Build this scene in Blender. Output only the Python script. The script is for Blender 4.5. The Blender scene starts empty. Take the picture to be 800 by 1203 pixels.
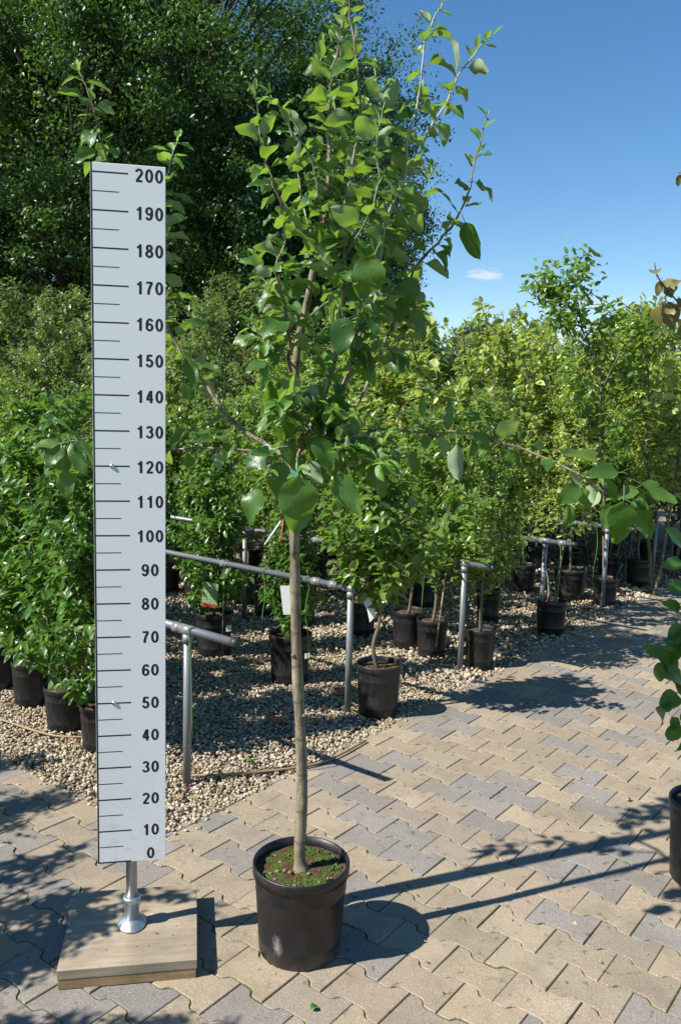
import bpy, bmesh, math, random
import numpy as np
from mathutils import Vector, Matrix, Quaternion

sc = bpy.context.scene
col = sc.collection
R_ = math.radians

# ------------------------------------------------------------------ camera
FPX, PITCH, ROLL, CAMH = 1000.0, .1306, .027, 1.6826      # measured from the scale board and the pavers
_f = Vector((0, math.cos(PITCH), -math.sin(PITCH)))
_r0 = Vector((1, 0, 0)); _u0 = _r0.cross(_f)
CR = math.cos(ROLL)*_r0 + math.sin(ROLL)*_u0
CU = -math.sin(ROLL)*_r0 + math.cos(ROLL)*_u0
CP = Vector((0, 0, CAMH))
cd = bpy.data.cameras.new('camera'); cam = bpy.data.objects.new('camera', cd); col.objects.link(cam)
cd.sensor_fit = 'VERTICAL'; cd.sensor_height = 36.0; cd.lens = 36.0*FPX/1203.0
cd.clip_start = .05; cd.clip_end = 2000
M = Matrix((CR, CU, -_f)).transposed().to_4x4(); M.translation = CP
cam.matrix_world = M
sc.camera = cam

def pray(x, y):
    return CR*((x-400)/FPX) - CU*((y-601.5)/FPX) + _f
def gnd(x, y, z=0.0):
    d = pray(x, y); t = (z-CAMH)/d.z
    return CP + d*t
def at(x, y, Y):
    d = pray(x, y); return CP + d*(Y/d.y)

# ------------------------------------------------------------------ sky, sun, exposure
SUN_AZ = R_(-112.3)          # clockwise from +Y
SUN_EL = R_(44.5)
w = bpy.data.worlds.new('World'); sc.world = w; w.use_nodes = True
nt = w.node_tree; bg = nt.nodes['Background']
sky = nt.nodes.new('ShaderNodeTexSky'); sky.sky_type = 'NISHITA'; sky.sun_disc = False
sky.sun_elevation = SUN_EL; sky.sun_rotation = SUN_AZ % (2*math.pi)
sky.altitude = 0; sky.air_density = 1.0; sky.dust_density = 0.0; sky.ozone_density = 2.2
bg.inputs[1].default_value = .08
# one small fair-weather cloud low in the sky, and a fainter one beside it
tc = nt.nodes.new('ShaderNodeTexCoord')
def cloud(prev, px, py, sx, sz, strength, seed):
    d = pray(px, py).normalized()
    sub = nt.nodes.new('ShaderNodeVectorMath'); sub.operation = 'SUBTRACT'; sub.inputs[1].default_value = d
    nt.links.new(tc.outputs['Generated'], sub.inputs[0])
    sc_ = nt.nodes.new('ShaderNodeVectorMath'); sc_.operation = 'MULTIPLY'; sc_.inputs[1].default_value = (1/sx, 1/sx, 1/sz)
    nt.links.new(sub.outputs[0], sc_.inputs[0])
    nz = nt.nodes.new('ShaderNodeTexNoise'); nz.inputs['Scale'].default_value = 1.4; nz.inputs['Detail'].default_value = 5
    mp = nt.nodes.new('ShaderNodeVectorMath'); mp.operation = 'ADD'; mp.inputs[1].default_value = (seed, seed*.7, 0)
    nt.links.new(sc_.outputs[0], mp.inputs[0]); nt.links.new(mp.outputs[0], nz.inputs['Vector'])
    ln = nt.nodes.new('ShaderNodeVectorMath'); ln.operation = 'LENGTH'; nt.links.new(sc_.outputs[0], ln.inputs[0])
    m1 = nt.nodes.new('ShaderNodeMath'); m1.operation = 'MULTIPLY_ADD'; m1.inputs[1].default_value = 2.2; m1.inputs[2].default_value = -.1
    nt.links.new(nz.outputs[0], m1.inputs[0])
    m2 = nt.nodes.new('ShaderNodeMath'); m2.operation = 'SUBTRACT'; nt.links.new(m1.outputs[0], m2.inputs[0]); nt.links.new(ln.outputs['Value'], m2.inputs[1])
    m3 = nt.nodes.new('ShaderNodeMapRange'); m3.inputs[1].default_value = 0; m3.inputs[2].default_value = .9; m3.inputs[4].default_value = strength
    m3.interpolation_type = 'SMOOTHSTEP'
    nt.links.new(m2.outputs[0], m3.inputs[0])
    mx = nt.nodes.new('ShaderNodeMix'); mx.data_type = 'RGBA'
    nt.links.new(m3.outputs[0], mx.inputs[0]); nt.links.new(prev, mx.inputs[6]); mx.inputs[7].default_value = (6.2, 6.3, 6.6, 1)
    return mx.outputs[2]
hs = nt.nodes.new('ShaderNodeHueSaturation'); hs.inputs['Saturation'].default_value = 1.26; hs.inputs['Hue'].default_value = .5; nt.links.new(sky.outputs[0], hs.inputs['Color'])
o_ = cloud(hs.outputs[0], 572, 323, .026, .0085, .62, 3.1)
o_ = cloud(o_, 690, 358, .05, .013, .3, 9.4)
nt.links.new(o_, bg.inputs[0])
sl = bpy.data.lights.new('sun', 'SUN'); sl.energy = 4.9; sl.angle = R_(.53); sl.color = (1, .955, .88)
so = bpy.data.objects.new('sun', sl); col.objects.link(so)
TOSUN = Vector((math.sin(SUN_AZ)*math.cos(SUN_EL), math.cos(SUN_AZ)*math.cos(SUN_EL), math.sin(SUN_EL)))
so.rotation_euler = TOSUN.to_track_quat('Z', 'Y').to_euler(); so.location = (-6, -3, 8)
vs = sc.view_settings; vs.view_transform = 'Standard'; vs.look = 'None'; vs.exposure = .92; vs.gamma = 1; vs.use_curve_mapping = False
sc.cycles.use_denoising = True
sc.cycles.max_bounces = 5; sc.cycles.diffuse_bounces = 4; sc.cycles.glossy_bounces = 2; sc.cycles.transmission_bounces = 4; sc.cycles.transparent_max_bounces = 4

rng = np.random.default_rng(7)
random.seed(7)

# ------------------------------------------------------------------ material helpers
class NT:
    def __init__(s, name):
        s.m = bpy.data.materials.new(name); s.m.use_nodes = True
        s.t = s.m.node_tree; s.b = s.t.nodes['Principled BSDF']; s.out = s.t.nodes['Material Output']
    def n(s, typ, **kw):
        x = s.t.nodes.new(typ)
        for k, v in kw.items(): setattr(x, k, v)
        return x
    def l(s, a, b): s.t.links.new(a, b)
    def coord(s, which='Object'):
        return s.n('ShaderNodeTexCoord').outputs[which]
    def pos(s): return s.n('ShaderNodeNewGeometry').outputs['Position']
    def noise(s, vec, scale, detail=4, rough=.55, out=0):
        x = s.n('ShaderNodeTexNoise'); x.inputs['Scale'].default_value = scale; x.inputs['Detail'].default_value = detail; x.inputs['Roughness'].default_value = rough
        s.l(vec, x.inputs['Vector']); return x.outputs[out]
    def vor(s, vec, scale, out='Distance', rand=1):
        x = s.n('ShaderNodeTexVoronoi'); x.inputs['Scale'].default_value = scale; x.inputs['Randomness'].default_value = rand
        s.l(vec, x.inputs['Vector']); return x.outputs[out]
    def ramp(s, fac, stops):
        x = s.n('ShaderNodeValToRGB'); e = x.color_ramp.elements
        while len(e) < len(stops): e.new(.5)
        for i, (p, c) in enumerate(stops):
            e[i].position = p; e[i].color = (*c, 1) if len(c) == 3 else c
        s.l(fac, x.inputs[0]); return x.outputs[0]
    def rng(s, v, a, b, c=0., d=1.):
        x = s.n('ShaderNodeMapRange'); 
        for i, q in zip((1, 2, 3, 4), (a, b, c, d)): x.inputs[i].default_value = q
        s.l(v, x.inputs[0]); return x.outputs[0]
    def mix(s, fac, a, b, mode='MIX'):
        x = s.n('ShaderNodeMix', data_type='RGBA', blend_type=mode)
        for sock, v in ((x.inputs[0], fac), (x.inputs[6], a), (x.inputs[7], b)):
            if hasattr(v, 'links') or isinstance(v, bpy.types.NodeSocket): s.l(v, sock)
            elif isinstance(v, (int, float)): sock.default_value = v
            else: sock.default_value = (*v, 1) if len(v) == 3 else v
        return x.outputs[2]
    def math(s, op, a, b=0.):
        x = s.n('ShaderNodeMath', operation=op)
        for i, v in enumerate((a, b)):
            if isinstance(v, bpy.types.NodeSocket): s.l(v, x.inputs[i])
            else: x.inputs[i].default_value = v
        return x.outputs[0]
    def set(s, color=None, rough=None, metal=None, spec=None):
        for k, v in (('Base Color', color), ('Roughness', rough), ('Metallic', metal), ('Specular IOR Level', spec)):
            if v is None: continue
            if isinstance(v, bpy.types.NodeSocket): s.l(v, s.b.inputs[k])
            else: s.b.inputs[k].default_value = (*v, 1) if isinstance(v, tuple) and len(v) == 3 else v
        return s
    def bump(s, h, strength, dist=.01):
        x = s.n('ShaderNodeBump'); x.inputs['Strength'].default_value = strength; x.inputs['Distance'].default_value = dist
        s.l(h, x.inputs['Height']); s.l(x.outputs[0], s.b.inputs['Normal']); return x.outputs[0]

def mat_leaf(name, dark, light, under, trans, rough=.42, tfac=.3, veins=False, per='island', yellow=0.0):
    k = NT(name)
    if per == 'island': rnd = k.n('ShaderNodeNewGeometry').outputs['Random Per Island']
    else: rnd = k.n('ShaderNodeObjectInfo').outputs['Random']
    c = k.ramp(rnd, [(0, dark), (.55, tuple((a+b)/2 for a, b in zip(dark, light))), (1, light)])
    if yellow:
        sel = k.rng(k.math('FRACT', k.math('MULTIPLY', rnd, 17.3)), 1-yellow, 1-yellow+.03)
        c = k.mix(sel, c, tuple(min(1, q) for q in (light[0]*1.7, light[1]*1.45, light[2]*1.9)))
    nz = k.noise(k.pos(), 9 if veins else 3.0, 2)
    c = k.mix(k.rng(nz, .3, .7, 0, .3), c, (0.5, .5, .5), 'OVERLAY')
    if veins:
        uv = k.n('ShaderNodeUVMap').outputs[0]
        sep = k.n('ShaderNodeSeparateXYZ'); k.l(uv, sep.inputs[0])
        ax = k.math('ABSOLUTE', k.math('SUBTRACT', sep.outputs[1], .5))
        midrib = k.rng(ax, .0, .022, 1, 0)
        side = k.math('FRACT', k.math('MULTIPLY', k.math('SUBTRACT', sep.outputs[0], k.math('MULTIPLY', ax, .55)), 8.0))
        vein = k.rng(k.math('ABSOLUTE', k.math('SUBTRACT', side, .5)), .0, .09, .55, 0)
        v = k.math('MAXIMUM', midrib, vein)
        c = k.mix(k.math('MULTIPLY', v, .16), c, tuple(min(1, q*1.9+.02) for q in light))
        cr = k.noise(uv, 9, 3, .6)
        c = k.mix(k.rng(cr, .35, .7, 0, .35), c, tuple(q*.55 for q in dark))
        bl = k.noise(k.pos(), 38, 4, .6); c = k.mix(k.rng(bl, .68, .74, 0, .75), c, (.16, .10, .035))
        edge = k.math('MULTIPLY', k.rng(ax, .36, .47), k.rng(k.noise(k.pos(), 16, 2), .55, .66)); c = k.mix(k.math('MULTIPLY', edge, .6), c, (.26, .24, .08))
        h = k.math('ADD', k.math('MULTIPLY', k.math('ABSOLUTE', k.math('SUBTRACT', side, .5)), .5), k.math('MULTIPLY', cr, 2.2))
        k.bump(h, .2, .003)
    back = k.n('ShaderNodeNewGeometry').outputs['Backfacing']
    c = k.mix(back, c, under)
    k.set(c, rough, spec=.5)
    if veins: k.l(k.rng(back, 0, 1, rough, .8), k.b.inputs['Roughness'])
    tr = k.n('ShaderNodeBsdfTranslucent')
    tcol = k.mix(k.rng(rnd, 0, 1, 0, .5), trans, tuple(q*.6 for q in trans))
    k.l(tcol, tr.inputs[0])
    ms = k.n('ShaderNodeMixShader'); ms.inputs[0].default_value = tfac
    k.l(k.b.outputs[0], ms.inputs[1]); k.l(tr.outputs[0], ms.inputs[2]); k.l(ms.outputs[0], k.out.inputs[0])
    return k.m

def mat_bark(name, a, b, scale=40, lenticel=False):
    k = NT(name); p = k.coord('Object')
    mp = k.n('ShaderNodeMapping'); mp.inputs['Scale'].default_value = (1, 1, .3); k.l(p, mp.inputs[0])
    n1 = k.noise(mp.outputs[0], scale, 6, .6)
    c = k.ramp(n1, [(.3, a), (.7, b)])
    n2 = k.noise(p, 8, 3)
    c = k.mix(k.rng(n2, .5, .75, 0, .55), c, tuple(q*.55 for q in a))
    if lenticel:
        mp2 = k.n('ShaderNodeMapping'); mp2.inputs['Scale'].default_value = (1, 1, 2.6); k.l(p, mp2.inputs[0])
        sp = k.vor(mp2.outputs[0], 75); c = k.mix(k.rng(sp, .08, .24, .8, 0), c, (.46, .40, .30)); rg = k.n('ShaderNodeSeparateXYZ'); k.l(p, rg.inputs[0]); c = k.mix(k.rng(k.math('ABSOLUTE', k.math('SUBTRACT', k.math('FRACT', k.math('ADD', k.math('MULTIPLY', rg.outputs[2], 9.0), k.math('MULTIPLY', n2, .8))), .5)), .0, .06, .6, 0), c, (.06, .045, .03))
    k.set(c, .8, spec=.25); k.bump(n1, .9, .006); return k.m

def mat_plain(name, c, rough=.6, metal=0., spec=.5, var=.0, vscale=10, bump=0, bscale=60, bdist=.003):
    k = NT(name); p = k.coord('Object'); cc = c
    if var:
        n1 = k.noise(p, vscale, 5, .6)
        cc = k.mix(k.rng(n1, .3, .7), tuple(q*(1-var) for q in c), tuple(min(1, q*(1+var)) for q in c))
    k.set(cc, rough, metal, spec)
    if bump: k.bump(k.noise(p, bscale, 4), bump, bdist)
    return k.m

def mat_paver(name, use_obj):
    k = NT(name)
    base = k.n('ShaderNodeObjectInfo').outputs['Color'] if use_obj else k.n('ShaderNodeVertexColor', layer_name='tint').outputs[0]
    p = k.pos()
    big = k.noise(p, 2.2, 4, .6); c = k.mix(k.rng(big, .3, .7, 0, .38), base, tuple([.24, .205, .15]))
    mid = k.noise(p, 14, 5, .65); c = k.mix(k.rng(mid, .35, .7, 0, .35), c, (.55, .52, .46), 'SOFT_LIGHT')
    fine = k.noise(p, 190, 3, .7); c = k.mix(k.rng(fine, .38, .62, .0, .55), k.mix(.55, c, (.05, .045, .04)), c)
    sp = k.vor(p, 120); c = k.mix(k.rng(sp, .12, .2, .5, 0), c, (.62, .58, .52))
    st = k.noise(p, 27, 2, .5); c = k.mix(k.rng(st, .63, .72, 0, .6), c, (.07, .06, .05))
    dirt = k.noise(p, 5.5, 6, .72); c = k.mix(k.rng(dirt, .48, .68, 0, .5), c, (.15, .125, .09))
    bird = k.noise(p, 6.5, 5, .7); c = k.mix(k.rng(bird, .70, .76, 0, .5), c, (.6, .58, .54))
    k.set(c, .88, spec=.3)
    h = k.math('ADD', k.math('MULTIPLY', fine, .6), k.math('MULTIPLY', mid, .7)); k.bump(h, .5, .003)
    return k.m

def mat_joint():
    k = NT('joint_sand'); p = k.pos()
    n1 = k.noise(p, 1.1, 3); n2 = k.noise(p, 60, 3)
    moss = k.ramp(n2, [(.35, (.045, .065, .018)), (.7, (.12, .155, .04))])
    sand = k.ramp(n2, [(.35, (.045, .04, .03)), (.7, (.13, .11, .08))])
    c = k.mix(k.rng(n1, .36, .52), sand, moss); k.set(c, .95, spec=.1); k.bump(n2, .8, .006); return k.m

def mat_gravel():
    k = NT('gravel_stone'); rnd = k.n('ShaderNodeNewGeometry').outputs['Random Per Island']
    c = k.ramp(rnd, [(0, (.10, .075, .05)), (.18, (.28, .21, .13)), (.38, (.42, .34, .23)), (.60, (.50, .43, .32)), (.78, (.32, .24, .145)), (.9, (.16, .15, .14)), (.96, (.46, .40, .31)), (1, (.66, .62, .55))])
    n1 = k.noise(k.pos(), 130, 3); c = k.mix(k.rng(n1, .3, .7, 0, .3), c, (.25, .2, .14))
    k.set(c, .7, spec=.35); return k.m

def mat_gravelbed():
    k = NT('gravel_bed'); p = k.pos(); v = k.vor(p, 48, 'Color')
    s = k.n('ShaderNodeSeparateXYZ'); k.l(v, s.inputs[0])
    c = k.ramp(s.outputs[0], [(0, (.12, .09, .06)), (.3, (.32, .25, .16)), (.6, (.48, .42, .31)), (1, (.55, .52, .45))])
    d = k.vor(p, 48); c = k.mix(k.rng(d, .3, .65, 0, .8), c, (.05, .04, .03))
    lit = k.noise(p, 1.6, 4); c = k.mix(k.rng(lit, .5, .65, 0, .5), c, (.09, .06, .035))
    k.set(c, .9, spec=.2); k.bump(k.rng(d, 0, .6, 1, 0), .9, .012); return k.m

def mat_pot():
    k = NT('black_pot_plastic'); p = k.coord('Object')
    n1 = k.noise(p, 7, 5, .65); n2 = k.noise(p, 40, 4)
    dust = k.rng(k.math('ADD', n1, k.math('MULTIPLY', n2, .4)), .66, 1.0)
    c = k.mix(k.math('MULTIPLY', dust, .18), (.008, .008, .009), (.12, .11, .10))
    k.set(c, k.rng(n1, .3, .7, .36, .55), spec=.5); k.bump(n2, .08, .003); return k.m

def mat_mainpot():
    k = NT('black_pot_plastic_scuffed'); p = k.coord('Object')
    n1 = k.noise(p, 7, 5, .65); n2 = k.noise(p, 40, 4)
    c = k.mix(k.rng(k.math('ADD', n1, k.math('MULTIPLY', n2, .4)), .7, 1.0, 0, .18), (.008, .008, .009), (.12, .11, .10))
    # chalky scuff on the front
    sub = k.n('ShaderNodeVectorMath', operation='SUBTRACT'); sub.inputs[1].default_value = (-.062, -.12, .075); k.l(p, sub.inputs[0])
    ml = k.n('ShaderNodeVectorMath', operation='MULTIPLY'); ml.inputs[1].default_value = (58, 20, 24); k.l(sub.outputs[0], ml.inputs[0])
    ln = k.n('ShaderNodeVectorMath', operation='LENGTH'); k.l(ml.outputs[0], ln.inputs[0])
    sc1 = k.math('SUBTRACT', k.math('MULTIPLY', k.noise(p, 70, 5, .7), 2.3), ln.outputs['Value'])
    c = k.mix(k.rng(sc1, .15, .9, 0, .4), c, (.36, .36, .35))
    sz = k.n('ShaderNodeSeparateXYZ'); k.l(p, sz.inputs[0])
    c = k.mix(k.math('MULTIPLY', k.rng(sz.outputs[2], .0, .05, 1, 0), k.rng(n1, .4, .7, 0, .5)), c, (.2, .18, .15))
    k.set(c, k.rng(n1, .3, .7, .34, .5), spec=.5); k.bump(n2, .06, .003); return k.m

def mat_soil(moss):
    k = NT('soil_moss' if moss else 'soil'); p = k.coord('Object')
    n1 = k.noise(p, 90, 5, .7); n2 = k.noise(p, 13, 3)
    c = k.ramp(n1, [(.3, (.035, .022, .012)), (.6, (.12, .075, .045)), (.8, (.22, .16, .1))])
    if moss:
        mo = k.ramp(n1, [(.3, (.03, .06, .008)), (.7, (.11, .18, .02))])
        c = k.mix(k.rng(n2, .52, .6, 0, .8), c, mo)
    else:
        c = k.mix(k.rng(n2, .5, .65, 0, .6), c, (.3, .25, .18))
    k.set(c, .95, spec=.1); k.bump(n1, .9, .012); return k.m

def mat_galv(name='galvanised_steel', c=(.42, .44, .46), metal=.75):
    k = NT(name); p = k.coord('Object')
    v = k.vor(p, 60, 'Color'); s = k.n('ShaderNodeSeparateXYZ'); k.l(v, s.inputs[0])
    n1 = k.noise(p, 9, 5, .65)
    cc = k.mix(k.rng(s.outputs[0], 0, 1, 0, .35), c, tuple(q*.72 for q in c))
    cc = k.mix(k.rng(n1, .52, .75, 0, .55), cc, (.2, .18, .16))
    k.set(cc, k.rng(n1, .3, .7, .35, .55), metal); return k.m

def mat_wood(name, a, b, axis='x'):
    k = NT(name); p = k.coord('Object')
    mp = k.n('ShaderNodeMapping'); mp.inputs['Scale'].default_value = (2.2, 26, 26) if axis == 'x' else (26, 2.2, 26); k.l(p, mp.inputs[0])
    n1 = k.noise(mp.outputs[0], 2.6, 6, .62); n2 = k.noise(p, 5, 4, .6); n3 = k.noise(p, 46, 3)
    c = k.ramp(n1, [(.25, a), (.75, b)])
    c = k.mix(k.rng(n2, .42, .68, 0, .65), c, tuple(q*.6 for q in a)); n4 = k.noise(p, 13, 5, .7); c = k.mix(k.rng(n4, .55, .7, 0, .4), c, (.16, .14, .12))
    c = k.mix(k.rng(n3, .68, .74, 0, .7), c, (.04, .03, .025))
    k.set(c, .8, spec=.25); k.bump(n1, .35, .003); return k.m

def mat_board():
    k = NT('white_board_plastic'); p = k.coord('Object')
    n1 = k.noise(p, 3.5, 5, .6); n2 = k.noise(p, 60, 3)
    c = k.mix(k.rng(n1, .4, .75, 0, .12), (.82, .82, .83), (.64, .63, .61))
    c = k.mix(k.rng(n2, .70, .8, 0, .3), c, (.36, .33, .29))
    mp = k.n('ShaderNodeMapping'); mp.inputs['Scale'].default_value = (90, 90, 5); mp.inputs['Rotation'].default_value = (0, .5, 0); k.l(p, mp.inputs[0])
    c = k.mix(k.rng(k.noise(mp.outputs[0], 1.0, 4, .7), .66, .72, 0, .22), c, (.45, .44, .43))
    sz = k.n('ShaderNodeSeparateXYZ'); k.l(p, sz.inputs[0])
    c = k.mix(k.math('MULTIPLY', k.rng(sz.outputs[2], .27, .6, 1, 0), k.rng(k.noise(p, 34, 5, .7), .5, .72, 0, .5)), c, (.42, .37, .3))
    k.set(c, .38, spec=.5); return k.m

MAT = dict(
    leaf=mat_leaf('apple_leaf', (.034, .092, .018), (.092, .19, .038), (.30, .36, .23), (.30, .52, .03), .38, .34, True, 'object'),
    leaf_young=mat_leaf('apple_leaf_young', (.075, .19, .02), (.13, .28, .04), (.32, .4, .22), (.32, .55, .04), .45, .36, True, 'object'),
    leaf_stuff=mat_leaf('apple_leaf_small', (.03, .09, .022), (.065, .16, .034), (.24, .31, .20), (.20, .40, .035), .42, .32, False, 'island'),
    bright=mat_leaf('bright_leaf', (.028, .082, .014), (.09, .20, .03), (.14, .23, .08), (.25, .46, .03), .36, .33),
    pear=mat_leaf('pear_leaf', (.05, .115, .02), (.155, .25, .05), (.22, .29, .11), (.36, .56, .04), .34, .38),
    pale=mat_leaf('pale_leaf', (.10, .17, .024), (.30, .39, .085), (.36, .42, .18), (.48, .64, .06), .38, .4, yellow=.2),
    olive=mat_leaf('olive_leaf', (.05, .10, .022), (.15, .22, .06), (.22, .27, .14), (.26, .40, .05), .42, .34, yellow=.1),
    dark=mat_leaf('dark_leaf', (.028, .078, .015), (.078, .165, .03), (.07, .13, .04), (.14, .30, .018), .42, .3),
    bronze=mat_leaf('bronze_leaf', (.13, .10, .035), (.20, .19, .06), (.24, .22, .13), (.4, .32, .07), .42, .3, True, 'object'),
    kiwi=mat_leaf('round_leaf', (.035, .10, .02), (.06, .16, .03), (.13, .22, .09), (.18, .40, .03), .4, .32, True, 'object'),
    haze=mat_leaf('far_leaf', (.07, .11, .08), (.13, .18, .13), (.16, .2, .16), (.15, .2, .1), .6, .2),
    bark=mat_bark('apple_bark', (.105, .085, .052), (.30, .255, .18), 45, True),
    bark2=mat_bark('nursery_bark', (.095, .075, .05), (.20, .165, .115), 40),
    bark3=mat_bark('tree_bark', (.05, .04, .03), (.12, .10, .075), 6),
    twig=mat_plain('green_twig', (.20, .23, .11), .6, var=.3, vscale=30),
    twigw=mat_plain('downy_twig', (.33, .36, .24), .7, var=.2, vscale=30),
    pav=mat_paver('paver_concrete', True), pavs=mat_paver('paver_concrete_far', False),
    joint=mat_joint(), gravel=mat_gravel(), gbed=mat_gravelbed(), pot=mat_pot(), mpot=mat_mainpot(), soil=mat_soil(False), msoil=mat_soil(True),
    galv=mat_galv(), pole=mat_galv('galvanised_pole', (.52, .55, .58), .9), pipe=mat_galv('pipe_steel', (.20, .21, .225), .3),
    woodtop=mat_wood('plywood_top', (.25, .20, .14), (.40, .335, .245)), woodedge=mat_wood('timber_edge', (.22, .15, .075), (.40, .29, .15)),
    board=mat_board(), ink=mat_plain('ink', (.012, .014, .022), .45), screw=mat_plain('zinc_screw', (.7, .7, .68), .3, 1.0),
    hose=mat_plain('tan_hose', (.26, .18, .10), .6, var=.2), tie=mat_plain('green_tie', (.09, .24, .05), .5), white=mat_plain('white_plastic', (.75, .75, .73), .5),
    red=mat_plain('red_plastic', (.5, .06, .05), .5), redleaf=mat_plain('red_dead_leaf', (.36, .07, .03), .7, var=.3, vscale=60), stick=mat_plain('stick', (.3, .22, .14), .8, var=.3, vscale=40),
    orange=mat_plain('orange_print', (.75, .22, .03), .5), teal=mat_plain('teal_print', (.08, .42, .5), .5), tagg=mat_plain('tag_photo_print', (.30, .45, .2), .4, var=.8, vscale=70),
    moss=mat_plain('moss', (.055, .10, .014), .95, var=.5, vscale=120, bump=.8, bscale=300), stone=mat_plain('pale_stone', (.17, .13, .085), .8, var=.3, vscale=40),
    dry=mat_plain('dry_leaf', (.42, .33, .2), .8, var=.3, vscale=60), cap=mat_plain('black_cap', (.03, .03, .035), .5), fleck=mat_plain('fallen_leaf_green', (.06, .2, .02), .5, var=.3, vscale=60),
    ground=mat_plain('earth', (.11, .10, .055), .95, var=.4, vscale=2, spec=.1),
)

# ------------------------------------------------------------------ mesh helpers
class MB:
    def __init__(s): s.v = []; s.f = []; s.mi = []
    def add(s, vs, fs, mi=0):
        o = len(s.v); s.v += [tuple(q) for q in vs]
        s.f += [tuple(i+o for i in f) for f in fs]; s.mi += [mi]*len(fs); return s
    def box(s, c, size, ax=None, mi=0):
        hx, hy, hz = (q/2 for q in size); c = Vector(c)
        X, Y, Z = ax if ax else (Vector((1, 0, 0)), Vector((0, 1, 0)), Vector((0, 0, 1)))
        vs = [c+X*(a*hx)+Y*(b*hy)+Z*(d*hz) for a in (-1, 1) for b in (-1, 1) for d in (-1, 1)]
        return s.add(vs, [(0, 1, 3, 2), (4, 6, 7, 5), (0, 4, 5, 1), (2, 3, 7, 6), (0, 2, 6, 4), (1, 5, 7, 3)], mi)
    def tube(s, pts, rad, n=8, cap=True, mi=0):
        pts = [Vector(p) for p in pts]; m = len(pts)
        if not hasattr(rad, '__len__'): rad = [rad]*m
        vs = []; prev = None
        for i, p in enumerate(pts):
            d = (pts[min(i+1, m-1)]-pts[max(i-1, 0)]).normalized()
            if prev is None:
                a = Vector((0, 0, 1)) if abs(d.z) < .9 else Vector((1, 0, 0)); x = d.cross(a).normalized()
            else:
                x = (prev-d*prev.dot(d)); x = x.normalized() if x.length > 1e-6 else d.orthogonal().normalized()
            prev = x; y = d.cross(x)
            for j in range(n):
                t = 2*math.pi*j/n; vs.append(p+(x*math.cos(t)+y*math.sin(t))*rad[i])
        fs = [(i*n+j, i*n+(j+1) % n, (i+1)*n+(j+1) % n, (i+1)*n+j) for i in range(m-1) for j in range(n)]
        if cap: fs += [tuple(reversed(range(n))), tuple(range((m-1)*n, m*n))]
        return s.add(vs, fs, mi)
    def lathe(s, prof, n=32, c=(0, 0, 0), mi=0, sx=1., sy=1.):
        c = Vector(c); vs = [c+Vector((r*math.cos(2*math.pi*j/n)*sx, r*math.sin(2*math.pi*j/n)*sy, z)) for r, z in prof for j in range(n)]
        m = len(prof)
        fs = [(i*n+j, i*n+(j+1) % n, (i+1)*n+(j+1) % n, (i+1)*n+j) for i in range(m-1) for j in range(n)]
        fs += [tuple(reversed(range(n)))] if prof[0][0] > 1e-4 else []
        fs += [tuple(range((m-1)*n, m*n))] if prof[-1][0] > 1e-4 else []
        return s.add(vs, fs, mi)
    def mesh(s, name, mats, origin=(0, 0, 0), smooth=True):
        o = Vector(origin); me = bpy.data.meshes.new(name)
        me.from_pydata([tuple(Vector(v)-o) for v in s.v], [], s.f)
        mats = mats if isinstance(mats, (list, tuple)) else [mats]
        for m in mats: me.materials.append(MAT[m] if isinstance(m, str) else m)
        if len(mats) > 1: me.polygons.foreach_set('material_index', s.mi)
        me.polygons.foreach_set('use_smooth', [smooth]*len(me.polygons)); me.update(); return me
    def build(s, name, mats, parent=None, origin=None, smooth=True):
        if origin is None: origin = parent.location if parent else (0, 0, 0)
        return link(name, s.mesh(name, mats, origin, smooth), parent)

def link(name, data, parent=None):
    o = bpy.data.objects.new(name, data); col.objects.link(o)
    if parent: o.parent = parent
    return o
def tag(o, label=None, cat=None, group=None, kind=None):
    for k, v in (('label', label), ('category', cat), ('group', group), ('kind', kind)):
        if v: o[k] = v
    return o
def thing(name, loc, label, cat, group=None, rz=0):
    o = bpy.data.objects.new(name, None); o.empty_display_size = .05; col.objects.link(o); o.location = loc; o.rotation_euler = (0, 0, rz)
    return tag(o, label, cat, group)
def copy_tree(o, parent=None):
    c = o.copy(); col.objects.link(c); c.parent = parent
    for ch in o.children: copy_tree(ch, c)
    return c

def np_mesh(name, V, F, mat, smooth=True, uv=None):
    """V (n,3) array, F (m,k) int array of equal-size faces"""
    me = bpy.data.meshes.new(name); V = np.ascontiguousarray(V, dtype=np.float32); F = np.ascontiguousarray(F, dtype=np.int32)
    me.vertices.add(len(V)); me.vertices.foreach_set('co', V.ravel())
    k = F.shape[1]; me.loops.add(F.size); me.loops.foreach_set('vertex_index', F.ravel())
    me.polygons.add(len(F)); me.polygons.foreach_set('loop_start', np.arange(0, F.size, k, dtype=np.int32)); me.polygons.foreach_set('loop_total', np.full(len(F), k, dtype=np.int32))
    me.polygons.foreach_set('use_smooth', np.full(len(F), smooth))
    me.update(calc_edges=True); me.materials.append(MAT[mat] if isinstance(mat, str) else mat); return me

def unit(a): return a/np.maximum(np.linalg.norm(a, axis=-1, keepdims=True), 1e-9)

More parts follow.
